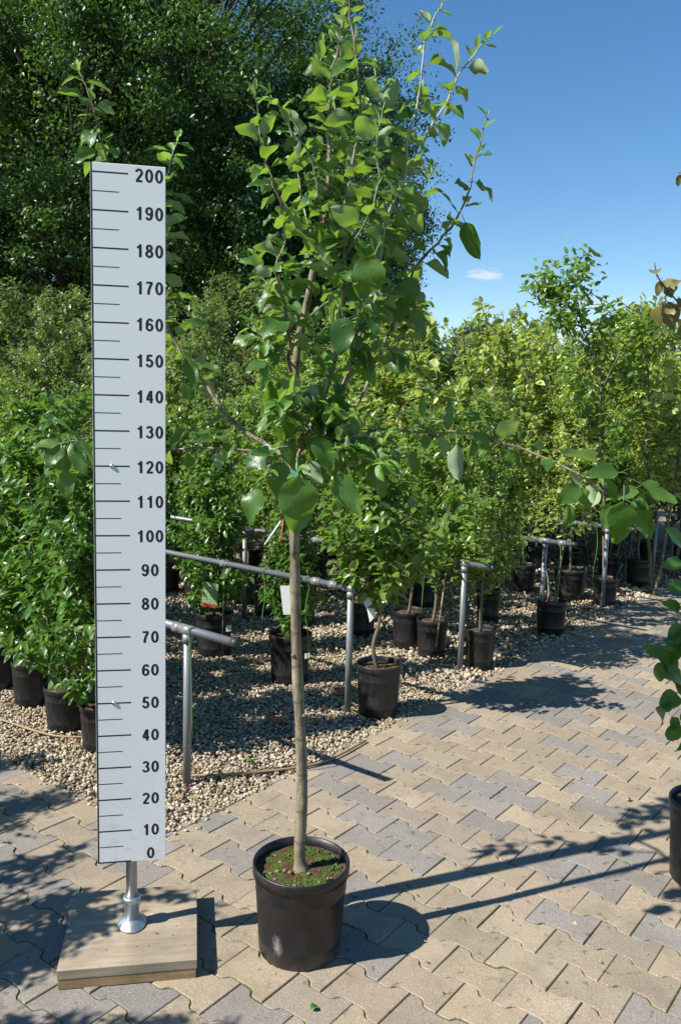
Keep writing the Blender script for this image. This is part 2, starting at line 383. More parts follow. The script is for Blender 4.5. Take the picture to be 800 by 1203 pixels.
# small leaf templates (x along the blade, y across, z up); 8 triangles as 4 quads
def leaf_tmpl(wid=.3, fold=.14, droop=.18):
    st = [(0., .02), (.33, .95), (.68, .8), (1., .03)]
    v = []
    for x, ww in st:
        z = -droop*x*x
        v += [(x, -wid*ww, z+fold*ww), (x, 0, z), (x, wid*ww, z+fold*ww)]
    f = []
    for i in range(3):
        a = i*3
        f += [(a, a+3, a+4, a+1), (a+1, a+4, a+5, a+2)]
    return np.array(v), np.array(f)
def leaf_tmpl_lo(wid=.3, fold=.12, droop=.15):
    v = np.array([(0, 0, 0), (.45, -wid, fold-.05), (1, 0, -droop), (.45, wid, fold-.05), (.5, 0, -.04)])
    return v, np.array([(0, 1, 4), (1, 2, 4), (2, 3, 4), (3, 0, 4)])
def scatter(P, D, N, S, tm):
    tv, tf = tm; X = unit(D); Z = unit(N-(N*X).sum(-1, keepdims=True)*X); Y = np.cross(Z, X)
    V = P[:, None, :]+S[:, None, None]*(tv[None, :, 0:1]*X[:, None]+tv[None, :, 1:2]*Y[:, None]+tv[None, :, 2:3]*Z[:, None])
    F = tf[None]+(np.arange(len(P))*len(tv))[:, None, None]
    return V.reshape(-1, 3), F.reshape(-1, tf.shape[1])

# ------------------------------------------------------------------ layout axes of the nursery (measured from the pavers)
A0 = R_(-37.5)
UX = Vector((math.cos(A0), math.sin(A0), 0)); VX = Vector((-UX.y, UX.x, 0))
CORN = Vector((-.655, 3.10, 0))
def uv(u, v, z=0.): return CORN+UX*u+VX*v+Vector((0, 0, z))
def to_uv(p):
    q = Vector(p)-CORN; return q.dot(UX), q.dot(VX)

# ================================================================== SETTING
# ground: one sheet to the horizon
mb = MB(); S = 600
mb.add([(-S, -S, -.16), (S, -S, -.16), (S, S, -.16), (-S, S, -.16)], [(0, 1, 2, 3)])
tag(mb.build('ground', 'ground', smooth=False), kind='structure')

# gravel bed: quarter plane u<0, v>0 behind the paved corner, just under the stones
def grid_sheet(name, u0, u1, v0, v1, z, n, mat, amp=.0):
    us = np.linspace(u0, u1, n); vs_ = np.linspace(v0, v1, n)
    V = []
    for a in us:
        for b in vs_:
            p = uv(a, b, z); V.append((p.x, p.y, p.z+amp*math.sin(a*3.1+b*2.3)*math.sin(b*4.1-a)))
    F = [(i*n+j, (i+1)*n+j, (i+1)*n+j+1, i*n+j+1) for i in range(n-1) for j in range(n-1)]
    return link(name, np_mesh(name, np.array(V), np.array(F), mat))
gb = grid_sheet('gravel_bed', -22, 0.0, -.02, 26, -.012, 60, 'gbed', .008); tag(gb, kind='structure')

# pavement: sand bed plus single interlocking pavers
pv = MB()
for (u0, u1, v0, v1) in ((-9, 9, -7, -.01), (.004, 9, -.01, 16)):
    a, b, c, d = uv(u0, v0, -.0045), uv(u1, v0, -.0045), uv(u1, v1, -.0045), uv(u0, v1, -.0045)
    pv.add([a, b, c, d], [(0, 1, 2, 3)])
pave = pv.build('pavement', 'joint', smooth=False); tag(pave, kind='structure')

def paver_outline(g=.0017):
    a, wv, ww = .1-g, .0825-g, .0575-g
    top = [(-a, wv), (-.068, wv), (-.058, wv-.004), (-.047, ww+.006), (-.037, ww), (.037, ww), (.047, ww+.006), (.058, wv-.004), (.068, wv), (a, wv)]
    return top+[(-x, -y) for x, y in top]
def paver_mesh():
    o = paver_outline(); n = len(o); b = .0022
    def ins(p):
        x, y = p; return (x-math.copysign(b, x) if abs(abs(x)-.0983) < .002 else x, y-math.copysign(b, y))
    vs_ = [(x, y, -.05) for x, y in o]+[(x, y, -b) for x, y in o]+[(*ins(p), 0) for p in o]
    fs = []
    for k in (0, 1):
        fs += [(k*n+(i+1) % n, k*n+i, (k+1)*n+i, (k+1)*n+(i+1) % n) for i in range(n)]
    top = list(range(2*n, 3*n)); fs.append(tuple(reversed(top)))
    return vs_, fs
PVV, PVF = paver_mesh()
_pm = MB(); _pm.add(PVV, PVF); PMESH = _pm.mesh('paver', 'pav', smooth=False)
J0 = Vector((.694, 2.677, 0))
def G2(lst, ox, oy, s): return [gnd(ox+x/s, oy+y/s) for x, y in lst]
GREY = G2([(80, 205), (85, 160), (170, 150), (75, 250), (165, 290), (255, 190), (345, 180), (430, 170), (370, 225), (450, 210), (340, 265), (150, 345), (220, 45), (490, 90), (560, 95), (540, 150), (600, 190), (640, 235), (700, 70), (640, 110), (550, 345), (440, 355), (640, 370), (600, 330), (640, 65), (300, 50), (250, 20)], 400, 830, 2)
GREY += G2([(605, 85), (690, 30), (770, 100), (740, 240), (50, 220), (300, 150), (540, 255), (800, 235), (260, 20)], 230, 1020, 1.4035)
GREY += G2([(60, 340), (70, 440), (690, 470), (480, 490), (30, 470), (330, 500), (500, 60), (70, 70), (150, 240)], 0, 1000, 2.667)
GREY += G2([(230, 290), (240, 400), (440, 380), (640, 160), (780, 260), (770, 370), (650, 90)], 200, 880, 3.636)
PINK = G2([(150, 215), (270, 210), (420, 250), (730, 130), (520, 50)], 230, 1020, 1.4035)+G2([(270, 330), (170, 240), (250, 270)], 400, 830, 2)
centres = []
for j in range(-60, 130):
    for i in range(-60, 60):
        c = J0+UX*(.1+.2*i+(.1 if j % 2 else 0))+VX*(.14*j)
        u, v = to_uv(c)
        if u < -7.5 or u > 6 or v < -5.5 or v > 14.5: continue
        if u < -.095 and v > -.07: continue
        d = c-CP
        if c.y < 1.2 or abs(c.x) > .55*c.y+.6: continue
        centres.append(c)
def vis(c):
    d = c-CP; wz = d.dot(_f); return 400+FPX*d.dot(CR)/wz, 601.5-FPX*d.dot(CU)/wz
inview = [c for c in centres if -25 < vis(c)[0] < 825 and vis(c)[1] < 1235]
inview.sort(key=lambda c: c.y)
near = set(id(c) for c in inview[:250])
SAND = [(.47, .375, .25), (.44, .355, .25), (.485, .39, .27), (.43, .34, .24)]
GRY = [(.31, .285, .26), (.33, .305, .28), (.285, .27, .255), (.34, .305, .27)]
PNK = [(.43, .335, .25), (.40, .325, .255)]
def paver_col(c):
    for g in GREY:
        if abs((c-g).dot(UX)) < .1 and abs((c-g).dot(VX)) < .07: return random.choice(GRY)
    for g in PINK:
        if abs((c-g).dot(UX)) < .1 and abs((c-g).dot(VX)) < .07: return random.choice(PNK)
    r = random.random()
    q = random.choice(SAND)
    near_px = vis(c)
    mapped = near_px[0] > 200 and near_px[1] > 850
    if mapped: return q if r < .92 else random.choice(PNK)
    return q if r < .45 else (random.choice(GRY) if r < .88 else random.choice(PNK))
FV = []; FF = []; FC = []; NCUT = 0
PVN = np.array(PVV)
for c in centres:
    cc = paver_col(c); f = random.uniform(.9, 1.1); cc = tuple(q*f for q in cc)
    z = max(-.0014, random.gauss(0, .0012)); tx, ty = (max(-.01, min(.01, random.gauss(0, .006))) for _ in range(2))
    mw = Matrix.Translation((c.x+random.gauss(0, .0006), c.y+random.gauss(0, .0006), z)) @ Matrix.Rotation(A0+random.gauss(0, .006)+(math.pi if random.random() < .5 else 0), 4, 'Z') @ Matrix.Rotation(tx, 4, 'X') @ Matrix.Rotation(ty, 4, 'Y')
    u, v = to_uv(c)
    if v > -.05 and u < .105 or (u < 0 and v > -.085):      # stones cut along the straight gravel edge
        bm = bmesh.new(); bm.from_mesh(PMESH); bm.transform(mw)
        if u < 0 and v < .0: pl = (uv(0, .0), VX)
        else: pl = (uv(0.0, 0), -UX)
        r_ = bmesh.ops.bisect_plane(bm, geom=bm.verts[:]+bm.edges[:]+bm.faces[:], plane_co=pl[0], plane_no=pl[1], clear_outer=True)
        ed = [e for e in bm.edges if e.is_boundary]
        if ed: bmesh.ops.holes_fill(bm, edges=ed)
        if len(bm.verts) < 6: bm.free(); continue
        mc = bpy.data.meshes.new('paver'); bm.to_mesh(mc); bm.free(); mc.materials.append(MAT['pav']) if not mc.materials else None
        o = link('paver', mc, pave); o.color = (*cc, 1); NCUT += 1
    elif id(c) in near:
        o = link('paver', PMESH, pave); o.matrix_basis = mw; o.color = (*cc, 1)
    else:
        m3 = np.array(mw.to_3x3()); off = len(FV)*len(PVV)
        FV.append(PVN@m3.T+np.array(mw.translation)); FF += [tuple(i+off for i in f_) for f_ in PVF]; FC.append(cc)
me = bpy.data.meshes.new('paver_field'); me.from_pydata(np.concatenate(FV).tolist(), [], FF); me.materials.append(MAT['pavs'])
at_ = me.color_attributes.new('tint', 'FLOAT_COLOR', 'POINT')
at_.data.foreach_set('color', np.repeat(np.array([(*c, 1) for c in FC], dtype=np.float32), len(PVV), axis=0).ravel())
tag(link('paver_field', me, pave), kind='stuff')

# gravel stones: real pebbles, dense near, sparser far
def gravel():
    ico = np.array([(0, .526, .851), (0, -.526, .851), (0, .526, -.851), (0, -.526, -.851), (.526, .851, 0), (-.526, .851, 0), (.526, -.851, 0), (-.526, -.851, 0), (.851, 0, .526), (-.851, 0, .526), (.851, 0, -.526), (-.851, 0, -.526)])
    fc = np.array([(0, 1, 8), (0, 8, 4), (0, 4, 5), (0, 5, 9), (0, 9, 1), (1, 6, 8), (8, 6, 10), (8, 10, 4), (4, 10, 2), (4, 2, 5), (5, 2, 11), (5, 11, 9), (9, 11, 7), (9, 7, 1), (1, 7, 6), (3, 6, 7), (3, 7, 11), (3, 11, 2), (3, 2, 10), (3, 10, 6)])
    pts = []; siz = []
    g = np.random.default_rng(3)
    for (u0, u1, v0, v1, dens, s0, s1) in ((-2.4, .03, -.03, 2.3, 6200, .005, .0115), (-5.5, .05, 2.3, 5.2, 1250, .010, .018), (-5.5, -2.4, 0., 2.3, 700, .011, .019), (-4, .05, 5.2, 9, 450, .015, .024)):
        n = int(dens*(u1-u0)*(v1-v0)); uu = g.uniform(u0, u1, n); vv = g.uniform(v0, v1, n)
        x = CORN.x+uu*UX.x+vv*VX.x; y = CORN.y+uu*UX.y+vv*VX.y
        ok = (np.abs(x) < .46*y+.3); pts.append(np.stack([x, y, g.uniform(-.010, .007, n)], 1)[ok]); siz.append(g.uniform(s0, s1, n)[ok])
    # strays over the paver edge
    n = 420; tt = g.uniform(0, 1, n); e = np.abs(g.normal(0, .035, n))
    side = g.uniform(0, 1, n) < .65
    uu = np.where(side, e, -tt*2.2); vv = np.where(side, tt*6, -e)
    x = CORN.x+uu*UX.x+vv*VX.x; y = CORN.y+uu*UX.y+vv*VX.y
    pts.append(np.stack([x, y, np.full(n, .004)], 1)); siz.append(g.uniform(.005, .011, n))
    P = np.concatenate(pts); S_ = np.concatenate(siz); n = len(P)
    q = unit(g.normal(size=(n, 4))); a, b, c, d = q.T
    Rm = np.stack([1-2*(c*c+d*d), 2*(b*c-d*a), 2*(b*d+c*a), 2*(b*c+d*a), 1-2*(b*b+d*d), 2*(c*d-b*a), 2*(b*d-c*a), 2*(c*d+b*a), 1-2*(b*b+c*c)], 1).reshape(n, 3, 3)
    sc3 = np.stack([g.uniform(.9, 1.5, n), g.uniform(.7, 1.1, n), g.uniform(.45, .8, n)], 1)
    V = ico[None]*sc3[:, None]*(1+g.normal(0, .1, (n, 12, 1)))
    V = np.einsum('nij,nkj->nki', Rm, V)*S_[:, None, None]; V[..., 2] *= .8
    V += P[:, None]
    F = fc[None]+(np.arange(n)*12)[:, None, None]
    return np_mesh('gravel', V.reshape(-1, 3), F.reshape(-1, 3), 'gravel')
tag(link('gravel', gravel()), 'loose cream and tan pebble gravel under the nursery rows', 'gravel', kind='stuff')

# ================================================================== SCALE BOARD
BX, BY, BYAW, BZ = -.7017, 2.4022, .1921, .2794
bdx = Vector((math.cos(BYAW), math.sin(BYAW), 0)); bn = Vector((math.sin(BYAW), -math.cos(BYAW), 0)); UZ = Vector((0, 0, 1))
PC = Vector((BX, BY, 0))+bdx*.098-bn*.024            # pole axis
rul = thing('height_ruler', (PC.x, PC.y, 0), 'tall white measuring board numbered 0 to 200 on a pole with wooden foot', 'ruler')
BAX = (bdx, -bn, UZ)
def bpt(x, z, off): return Vector((BX, BY, BZ))+bdx*x+UZ*z+bn*off
mb = MB(); mb.box(bpt(.1, 1.0115, -.003), (.2, .006, 2.026), BAX); bd = mb.build('board', 'board', rul, smooth=False)
bv = bd.modifiers.new('b', 'BEVEL'); bv.width = .0008; bv.segments = 1
mb = MB(); mb.box(bpt(.0028, 1.0115, .00005), (.0048, .0002, 2.0255), BAX); mb.box(bpt(.052, .0006, .00005), (.0934, .0002, .0046), BAX); mb.build('edge_stripe', 'ink', bd, origin=rul.location, smooth=False)
for k in range(1, 41):
    mj = k % 2 == 0
    mb = MB(); L = .0945 if mj else .070; mb.box(bpt(.0055+L/2, k*.05, .00005), (L, .0002, .0042 if mj else .0026), BAX); mb.build('tick', 'ink', bd, origin=rul.location, smooth=False)
def arc(cx, cy, rx, ry, a0, a1, n=18): return [(cx+rx*math.cos(R_(a0+(a1-a0)*i/n)), cy+ry*math.sin(R_(a0+(a1-a0)*i/n))) for i in range(n+1)]
STK = {
 '0': [arc(.275, .5, .2, .43, 0, 360, 28)], '1': [[(.34, 0), (.34, 1)], [(.36, .93), (.27, .81), (.10, .73)]],
 '2': [arc(.275, .705, .195, .225, 172, -35)+[(.27, .33), (.13, .12)], [(.04, .07), (.51, .07)]],
 '3': [arc(.26, .735, .18, .195, 165, -95), arc(.265, .295, .205, .225, 100, -168)], '4': [[(.38, 0), (.38, .99)], [(.33, .93), (.09, .33)], [(.03, .285), (.53, .285)]],
 '5': [[(.13, .93), (.49, .93)], [(.165, .96), (.115, .48)], arc(.265, .325, .2, .255, 140, -168)],
 '6': [arc(.28, .31, .195, .245, 0, 360, 24), arc(.31, .5, .225, .43, 188, 38)], '7': [[(.04, .93), (.51, .93)], [(.465, .9), (.32, .62), (.23, .32), (.20, 0)]],
 '8': [arc(.275, .745, .165, .19, 0, 360, 22), arc(.275, .285, .2, .22, 0, 360, 24)]}
STK['9'] = [[(.55-x, 1-y) for x, y in st] for st in STK['6']]
def strip(pts, hw):
    closed = math.dist(pts[0], pts[-1]) < 1e-6; n = len(pts); L = []; R2 = []
    for i, p in enumerate(pts):
        a = pts[i-1] if i else (pts[-2] if closed else p); b = pts[i+1] if i < n-1 else (pts[1] if closed else p)
        dx, dy = b[0]-a[0], b[1]-a[1]; q = math.hypot(dx, dy); nx, ny = -dy/q, dx/q; hh = hw*(1-.16*abs(ny))
        L.append((p[0]+nx*hh, p[1]+ny*hh)); R2.append((p[0]-nx*hh, p[1]-ny*hh))
    return L+R2, [(i, i+1, n+i+1, n+i) for i in range(n-1)]
def numeral(txt, z):
    H_ = .0352; cw = .0268; x0 = .156-cw*len(txt)/2
    for i, ch in enumerate(txt):
        m = MB()
        for k, st in enumerate(STK[ch]):
            v, f = strip(st, .102); m.add([bpt(x0+cw*i+(cw-.0205)/2+px_*.0205/.55, z+(py_-.5)*H_, .00012+.00003*k) for px_, py_ in v], f)
        m.build('digit', 'ink', bd, origin=rul.location, smooth=False)
for k in range(0, 21): numeral(str(k*10), max(k*.1-.002, .0225))
for z in (1.2, .5):
    mb = MB(); c = bpt(.052, z, 0)
    rot = Matrix((bdx, UZ, bn)).transposed()
    for v0, f0 in [(MB().lathe([(.0072, 0), (.0072, .0006), (.006, .0022), (.0035, .0032), (0.0001, .0035)], 12).v, MB().lathe([(.0072, 0), (.0072, .0006), (.006, .0022), (.0035, .0032), (0.0001, .0035)], 12).f)]:
        mb.add([c+rot@Vector(v) for v in v0], f0)
    mb.build('screw', 'screw', rul)
mb = MB(); mb.tube([PC+UZ*.064, PC+UZ*1.9], .0168, 20); mb.build('pole', 'pole', rul)
mb = MB()
for z in (.5, 1.2, 1.75): mb.box(PC+UZ*z, (.05, .038, .03), BAX)
mb.build('clamp', 'pole', rul, smooth=False)
mb = MB(); mb.lathe([(.0225, .07), (.0225, .135), (.0262, .138), (.0262, .15), (.022, .153), (.0169, .153)], 24, PC); mb.build('collar', 'pole', rul)
fl = MB(); fl.lathe([(.042, .0605), (.044, .064), (.042, .068), (.030, .074), (.0235, .082)], 28, (0, 0, 0), sx=1.0, sy=1.28)
fa = BYAW; f2 = MB(); f2.add([PC+Vector((math.cos(fa)*x-math.sin(fa)*y, math.sin(fa)*x+math.cos(fa)*y, z)) for x, y, z in fl.v], fl.f); fg = f2.build('flange', 'pole', rul)
mb = MB()
for sy in (-1, 1):
    b_ = PC-bn*(.042*sy)+UZ*.0695; mb.lathe([(.007, -.004), (.007, .0), (.004, .002), (.0001, .0022)], 10, b_)
mb.build('bolt', 'screw', fg, origin=rul.location)
# wooden foot: square block from its measured corners
cs = [gnd(x, y, .06) for x, y in ((91, 1047.5), (233, 1038), (230, 1128), (64.5, 1142))]
bc = sum(cs, Vector())/4; ex = ((cs[1]-cs[0])+(cs[2]-cs[3])).normalized(); ey = Vector((-ex.y, ex.x, 0)); sd = .392
WAX = (ex, ey, UZ)
base = bpy.data.objects.new('foot', None); col.objects.link(base); base.parent = rul
base.location = (bc.x-PC.x, bc.y-PC.y, 0); base.rotation_euler = (0, 0, math.atan2(ex.y, ex.x))
def fbox(name, c, s, mat, bev=.0015):
    m = MB(); m.box(c, s); o = link(name, m.mesh(name, mat, smooth=False), base); b = o.modifiers.new('b', 'BEVEL'); b.width = bev; b.segments = 2; return o
fbox('top_plank', (0, 0, .0455), (sd, sd, .0290), 'woodtop')
for i in range(2): fbox('bottom_plank', (0, -.098+.196*i, .0155), (sd-.006, .1935, .0300), 'woodedge')
mb = MB()
for i in range(9):
    a, b = random.uniform(-.17, .17), random.uniform(-.17, .17); mb.lathe([(.0022, .0600), (.0022, .0606), (.0001, .0607)], 8, (a, b, 0))
link('nail', mb.mesh('nail', 'cap'), base)

# ================================================================== POTS
POTP = [(.0, .004), (.80, 0.0), (.835, .012), (.85, .03), (.868, .18), (.874, .185), (.875, .2), (.871, .205), (.933, .70), (.94, .705), (.941, .725), (.938, .73), (.955, .86), (.962, .88), (1.0, .885), (1.0, .99), (.985, 1.0), (.955, .995), (.945, .9), (.93, .85), (.92, .80)]
def pot_mb(r, h, n=28):
    m = MB(); m.lathe([(max(a*r, .0005), b*h) for a, b in POTP], n); return m
def soil_mb(r, z, n=28, seed=1, bump=.008):
    g = random.Random(seed); m = MB(); rings = 7; vs_ = [(0, 0, z+.004)]
    for i in range(1, rings+1):
        for j in range(n):
            t = 2*math.pi*j/n; rr = r*i/rings; vs_.append((rr*math.cos(t), rr*math.sin(t), z+g.uniform(-bump, bump)*(1 if i < rings else .3)))
    fs = [(0, 1+j, 1+(j+1) % n) for j in range(n)]
    for i in range(rings-1):
        fs += [(1+i*n+j, 1+(i+1)*n+j, 1+(i+1)*n+(j+1) % n, 1+i*n+(j+1) % n) for j in range(n)]
    m.add(vs_, fs); return m

# ================================================================== MAIN APPLE TREE
TP = Vector((-.0905, 2.443, 0))
tree = thing('apple_tree', TP, 'young apple tree with slim bare trunk in black pot beside the white measuring board', 'tree')
o = link('pot', pot_mb(.148, .285, 48).mesh('pot', 'mpot'), tree)
dm = MB()
for t in (-2.35, -1.35, -.4, .6, 1.7, 2.8):
    c = Vector((.1235*math.cos(t), .1235*math.sin(t), .014)); ax = (Vector((-math.sin(t), math.cos(t), 0)), Vector((math.cos(t), math.sin(t), 0)), UZ)
    dm.box(c, (.014, .006, .018), ax)
link('drainage_hole', dm.mesh('drainage_hole', 'cap', smooth=False), o)
sl_ = link('soil', soil_mb(.139, .256, 40, 5, .006).mesh('soil', 'msoil'), tree)
mb = MB()
for i in range(26):
    a, r = random.uniform(0, 6.28), .13*math.sqrt(random.random()); s = random.uniform(.003, .0075)
    mb.lathe([(.0001, -s), (s*.8, -s*.4), (s, 0), (s*.7, s*.5), (.0001, s*.7)], 6, (r*math.cos(a), r*math.sin(a), .259), sx=random.uniform(.7, 1.3))
tag(link('pebble', mb.mesh('pebble', 'stone'), sl_), kind='stuff')
def moss_clump():
    m = MB(); g = random.Random(4)
    for (cx, cy, rr) in ((.075, .07, .05), (.09, .0, .035), (-.02, -.085, .03), (.05, -.075, .035), (-.085, .06, .035), (.01, .1, .03)):
        for i in range(130):
            a, r = g.uniform(0, 6.28), rr*math.sqrt(g.random()); x, y = cx+r*math.cos(a), cy+r*math.sin(a)
            if x*x+y*y > .0175: continue
            s = g.uniform(.0022, .0045); m.lathe([(s, .254), (s*.8, .256+s*.6), (.0001, .257+s*.9)], 5, (x, y, 0))
    return m
tag(link('moss', moss_clump().mesh('moss', 'moss'), sl_), kind='stuff')

def smooth_path(pts, k=5):
    """Catmull-Rom through 3D points"""
    P = [Vector(p) for p in pts]; P = [P[0]*2-P[1]]+P+[P[-1]*2-P[-2]]; out = []
    for i in range(1, len(P)-2):
        for j in range(k):
            t = j/k; a, b, c, d = P[i-1:i+3]
            out.append(.5*((2*b)+(c-a)*t+(2*a-5*b+4*c-d)*t*t+(3*b-a-3*c+d)*t**3))
    out.append(P[-2]); return out
def path_px(lst): return [at(x, y, Y) for x, y, Y in lst]
def lerp_r(n, r0, r1): return [r0+(r1-r0)*(i/(n-1))**.85 for i in range(n)]

trk = smooth_path([TP+Vector((-.0, 0, .25))]+path_px([(352, 1000, 2.443), (355, 930, 2.445), (353, 860, 2.44), (349, 780, 2.44), (347, 700, 2.44), (346, 630, 2.44), (344, 560, 2.44), (341, 500, 2.44)]), 8)
trad = []
for i, p in enumerate(trk):
    t = i/(len(trk)-1); r = .0180-.0045*t+(.009*math.exp(-t*30))
    r *= 1+.05*math.sin(t*43)+.06*max(0, math.sin(t*29+1))**6; trad.append(r)
mb = MB(); mb.tube(trk, trad, 16)
for t, a in ((.28, 2.4), (.42, -.6), (.52, -2.2), (.66, .3), (.80, 2.8), (.88, -1.2)):   # pruning scars and buds
    p = trk[int(t*(len(trk)-1))]; n_ = Vector((math.cos(a), math.sin(a), .25)); mb.tube([p+n_*.010, p+n_*.019, p+n_*.0225], [.0085, .0065, .002], 8)
mb.build('trunk', 'bark', tree)
bj = random.Random(77)
TREES = []   # (path, leaf_start_fraction, young tip fraction)
def branch(lst, r0, r1, mat='bark', leaf0=.15, dens=1., sz=1., name='branch', k=5):
    cp = path_px(lst); cp = [p+Vector((bj.gauss(0, 1), bj.gauss(0, 1), bj.gauss(0, 1)))*(.006 if 0 < i < len(cp)-1 else 0) for i, p in enumerate(cp)]
    pts = smooth_path(cp, k); pts = [p+Vector((bj.gauss(0, 1), bj.gauss(0, 1), bj.gauss(0, 1)))*(.0016 if 0 < i < len(pts)-1 else 0) for i, p in enumerate(pts)]; m = MB(); rad = lerp_r(len(pts), r0, r1)
    rad = [r*(1+.05*math.sin(i*1.7)) for i, r in enumerate(rad)]
    rad = [r*(1+.28*(i % 4 == 2)*bj.random()) for i, r in enumerate(rad)]
    m.tube(pts, rad, 9 if r0 > .006 else 6)
    for i in range(2, len(pts)-1, 3):
        a = bj.uniform(0, 6.28); n_ = Vector((math.cos(a), math.sin(a), .5)).normalized(); m.tube([pts[i]+n_*rad[i]*.6, pts[i]+n_*(rad[i]+.004)], [.0026, .0008], 5)
    m.build(name, mat, tree); TREES.append((pts, leaf0, dens, sz)); return pts
Y0 = 2.44
# leaders
branch([(341, 505, Y0), (341, 464, Y0), (356, 392, 2.45), (366, 320, 2.46), (376, 252, 2.47), (382, 212, 2.47), (386, 160, 2.47), (387, 104, 2.47), (400, 44, 2.46), (404, 10, 2.46)], .0135, .0022, leaf0=.42, dens=1.1)
branch([(352, 520, 2.43), (372, 484, 2.40), (394, 424, 2.38), (404, 364, 2.37), (402, 296, 2.36), (406, 252, 2.36), (416, 190, 2.36), (424, 110, 2.36), (412, 40, 2.37), (407, -8, 2.37)], .0085, .0020, leaf0=.4)
branch([(350, 530, 2.44), (368, 512, 2.45), (392, 472, 2.46), (412, 428, 2.48), (426, 380, 2.5), (434, 340, 2.52), (450, 280, 2.54), (460, 225, 2.54), (452, 150, 2.55), (440, 80, 2.55)], .0110, .0020, leaf0=.4)
branch([(365, 522, 2.45), (392, 505, 2.50), (416, 480, 2.54), (440, 428, 2.58), (462, 384, 2.60), (492, 316, 2.62), (528, 266, 2.63), (546, 230, 2.63), (556, 197, 2.63), (572, 138, 2.63)], .0075, .0016, leaf0=.42)
branch([(440, 345, 2.46), (448, 308, 2.43), (456, 272, 2.41), (466, 232, 2.40), (470, 208, 2.40), (476, 160, 2.40), (490, 124, 2.40), (498, 76, 2.40), (504, 36, 2.40), (520, 4, 2.40)], .0048, .0016, 'twigw', leaf0=.1)
branch([(470, 235, 2.44), (488, 190, 2.48), (504, 156, 2.50), (524, 124, 2.52), (542, 88, 2.54), (568, 56, 2.55), (577, 44, 2.55)], .0040, .0014, 'twigw', leaf0=.1)
branch([(344, 470, 2.42), (340, 424, 2.36), (336, 380, 2.32), (332, 316, 2.30), (330, 280, 2.30), (328, 232, 2.30), (314, 188, 2.30), (306, 148, 2.30), (300, 108, 2.30)], .0060, .0014, leaf0=.2)
branch([(378, 260, 2.45), (368, 190, 2.38), (344, 156, 2.34), (330, 130, 2.32), (318, 112, 2.31)], .0035, .0013, 'twigw', leaf0=.1)
branch([(384, 190, 2.47), (394, 140, 2.54), (388, 95, 2.56), (378, 66, 2.58), (394, 48, 2.58)], .0032, .0012, 'twig', leaf0=.1)
branch([(372, 290, 2.46), (352, 240, 2.54), (346, 190, 2.58), (340, 150, 2.6)], .0036, .0013, 'twig', leaf0=.1)
branch([(406, 300, 2.37), (430, 262, 2.28), (440, 210, 2.25), (446, 165, 2.25), (452, 120, 2.26)], .0036, .0013, 'twig', leaf0=.1)
branch([(446, 300, 2.53), (474, 270, 2.60), (494, 240, 2.66), (504, 205, 2.68)], .0034, .0013, 'twig', leaf0=.1)
branch([(410, 440, 2.47), (420, 395, 2.36), (428, 356, 2.28), (438, 320, 2.24)], .0040, .0016, 'twig', leaf0=.3)
branch([(345, 430, 2.44), (322, 410, 2.36), (305, 395, 2.3), (296, 380, 2.28)], .0032, .0014, 'twig', leaf0=.3)
branch([(440, 430, 2.58), (462, 410, 2.56), (480, 385, 2.54), (492, 355, 2.52)], .0034, .0013, 'twig', leaf0=.2)
branch([(360, 375, 2.46), (392, 350, 2.56), (420, 330, 2.62), (444, 322, 2.65)], .0032, .0013, 'twig', leaf0=.2)
branch([(357, 390, 2.45), (330, 352, 2.54), (312, 325, 2.58), (300, 300, 2.6)], .0032, .0013, 'twig', leaf0=.2)
for q in ([(345, 455, 2.44), (330, 446, 2.38), (316, 440, 2.34)], [(352, 410, 2.45), (372, 398, 2.38), (388, 392, 2.34)], [(398, 455, 2.46), (384, 440, 2.36), (380, 425, 2.32)], [(412, 428, 2.48), (436, 420, 2.42), (452, 410, 2.38)], [(362, 340, 2.46), (344, 322, 2.36), (330, 318, 2.3)],
          [(366, 320, 2.46), (384, 300, 2.4), (396, 280, 2.36)], [(428, 372, 2.5), (446, 352, 2.42), (460, 342, 2.38)], [(346, 500, 2.44), (334, 484, 2.32), (326, 474, 2.26)], [(380, 500, 2.46), (400, 492, 2.34), (418, 484, 2.28)], [(462, 384, 2.6), (474, 362, 2.54), (478, 344, 2.5)], [(404, 330, 2.37), (388, 312, 2.3), (372, 300, 2.26)], [(340, 480, 2.44), (316, 470, 2.42), (296, 464, 2.4)], [(356, 392, 2.45), (340, 372, 2.54), (322, 366, 2.58)], [(450, 405, 2.59), (470, 420, 2.56), (486, 428, 2.54)]):
    branch(q, .0028, .0013, 'twig', leaf0=.2, dens=.95, sz=1.05)
fk = random.Random(19)
for i in range(15):
    x0, y0 = fk.uniform(336, 430), fk.uniform(490, 560); a = fk.uniform(-2.9, -.2); L = fk.uniform(28, 60); dy = fk.uniform(-.22, .2)
    branch([(x0, y0, 2.45), (x0+.55*L*math.cos(a), y0+.5*L*math.sin(a), 2.45+dy*.6), (x0+L*math.cos(a), y0+L*math.sin(a)*.8+8, 2.45+dy)], .0026, .0012, 'twig', leaf0=.15, dens=1.0, sz=1.12)
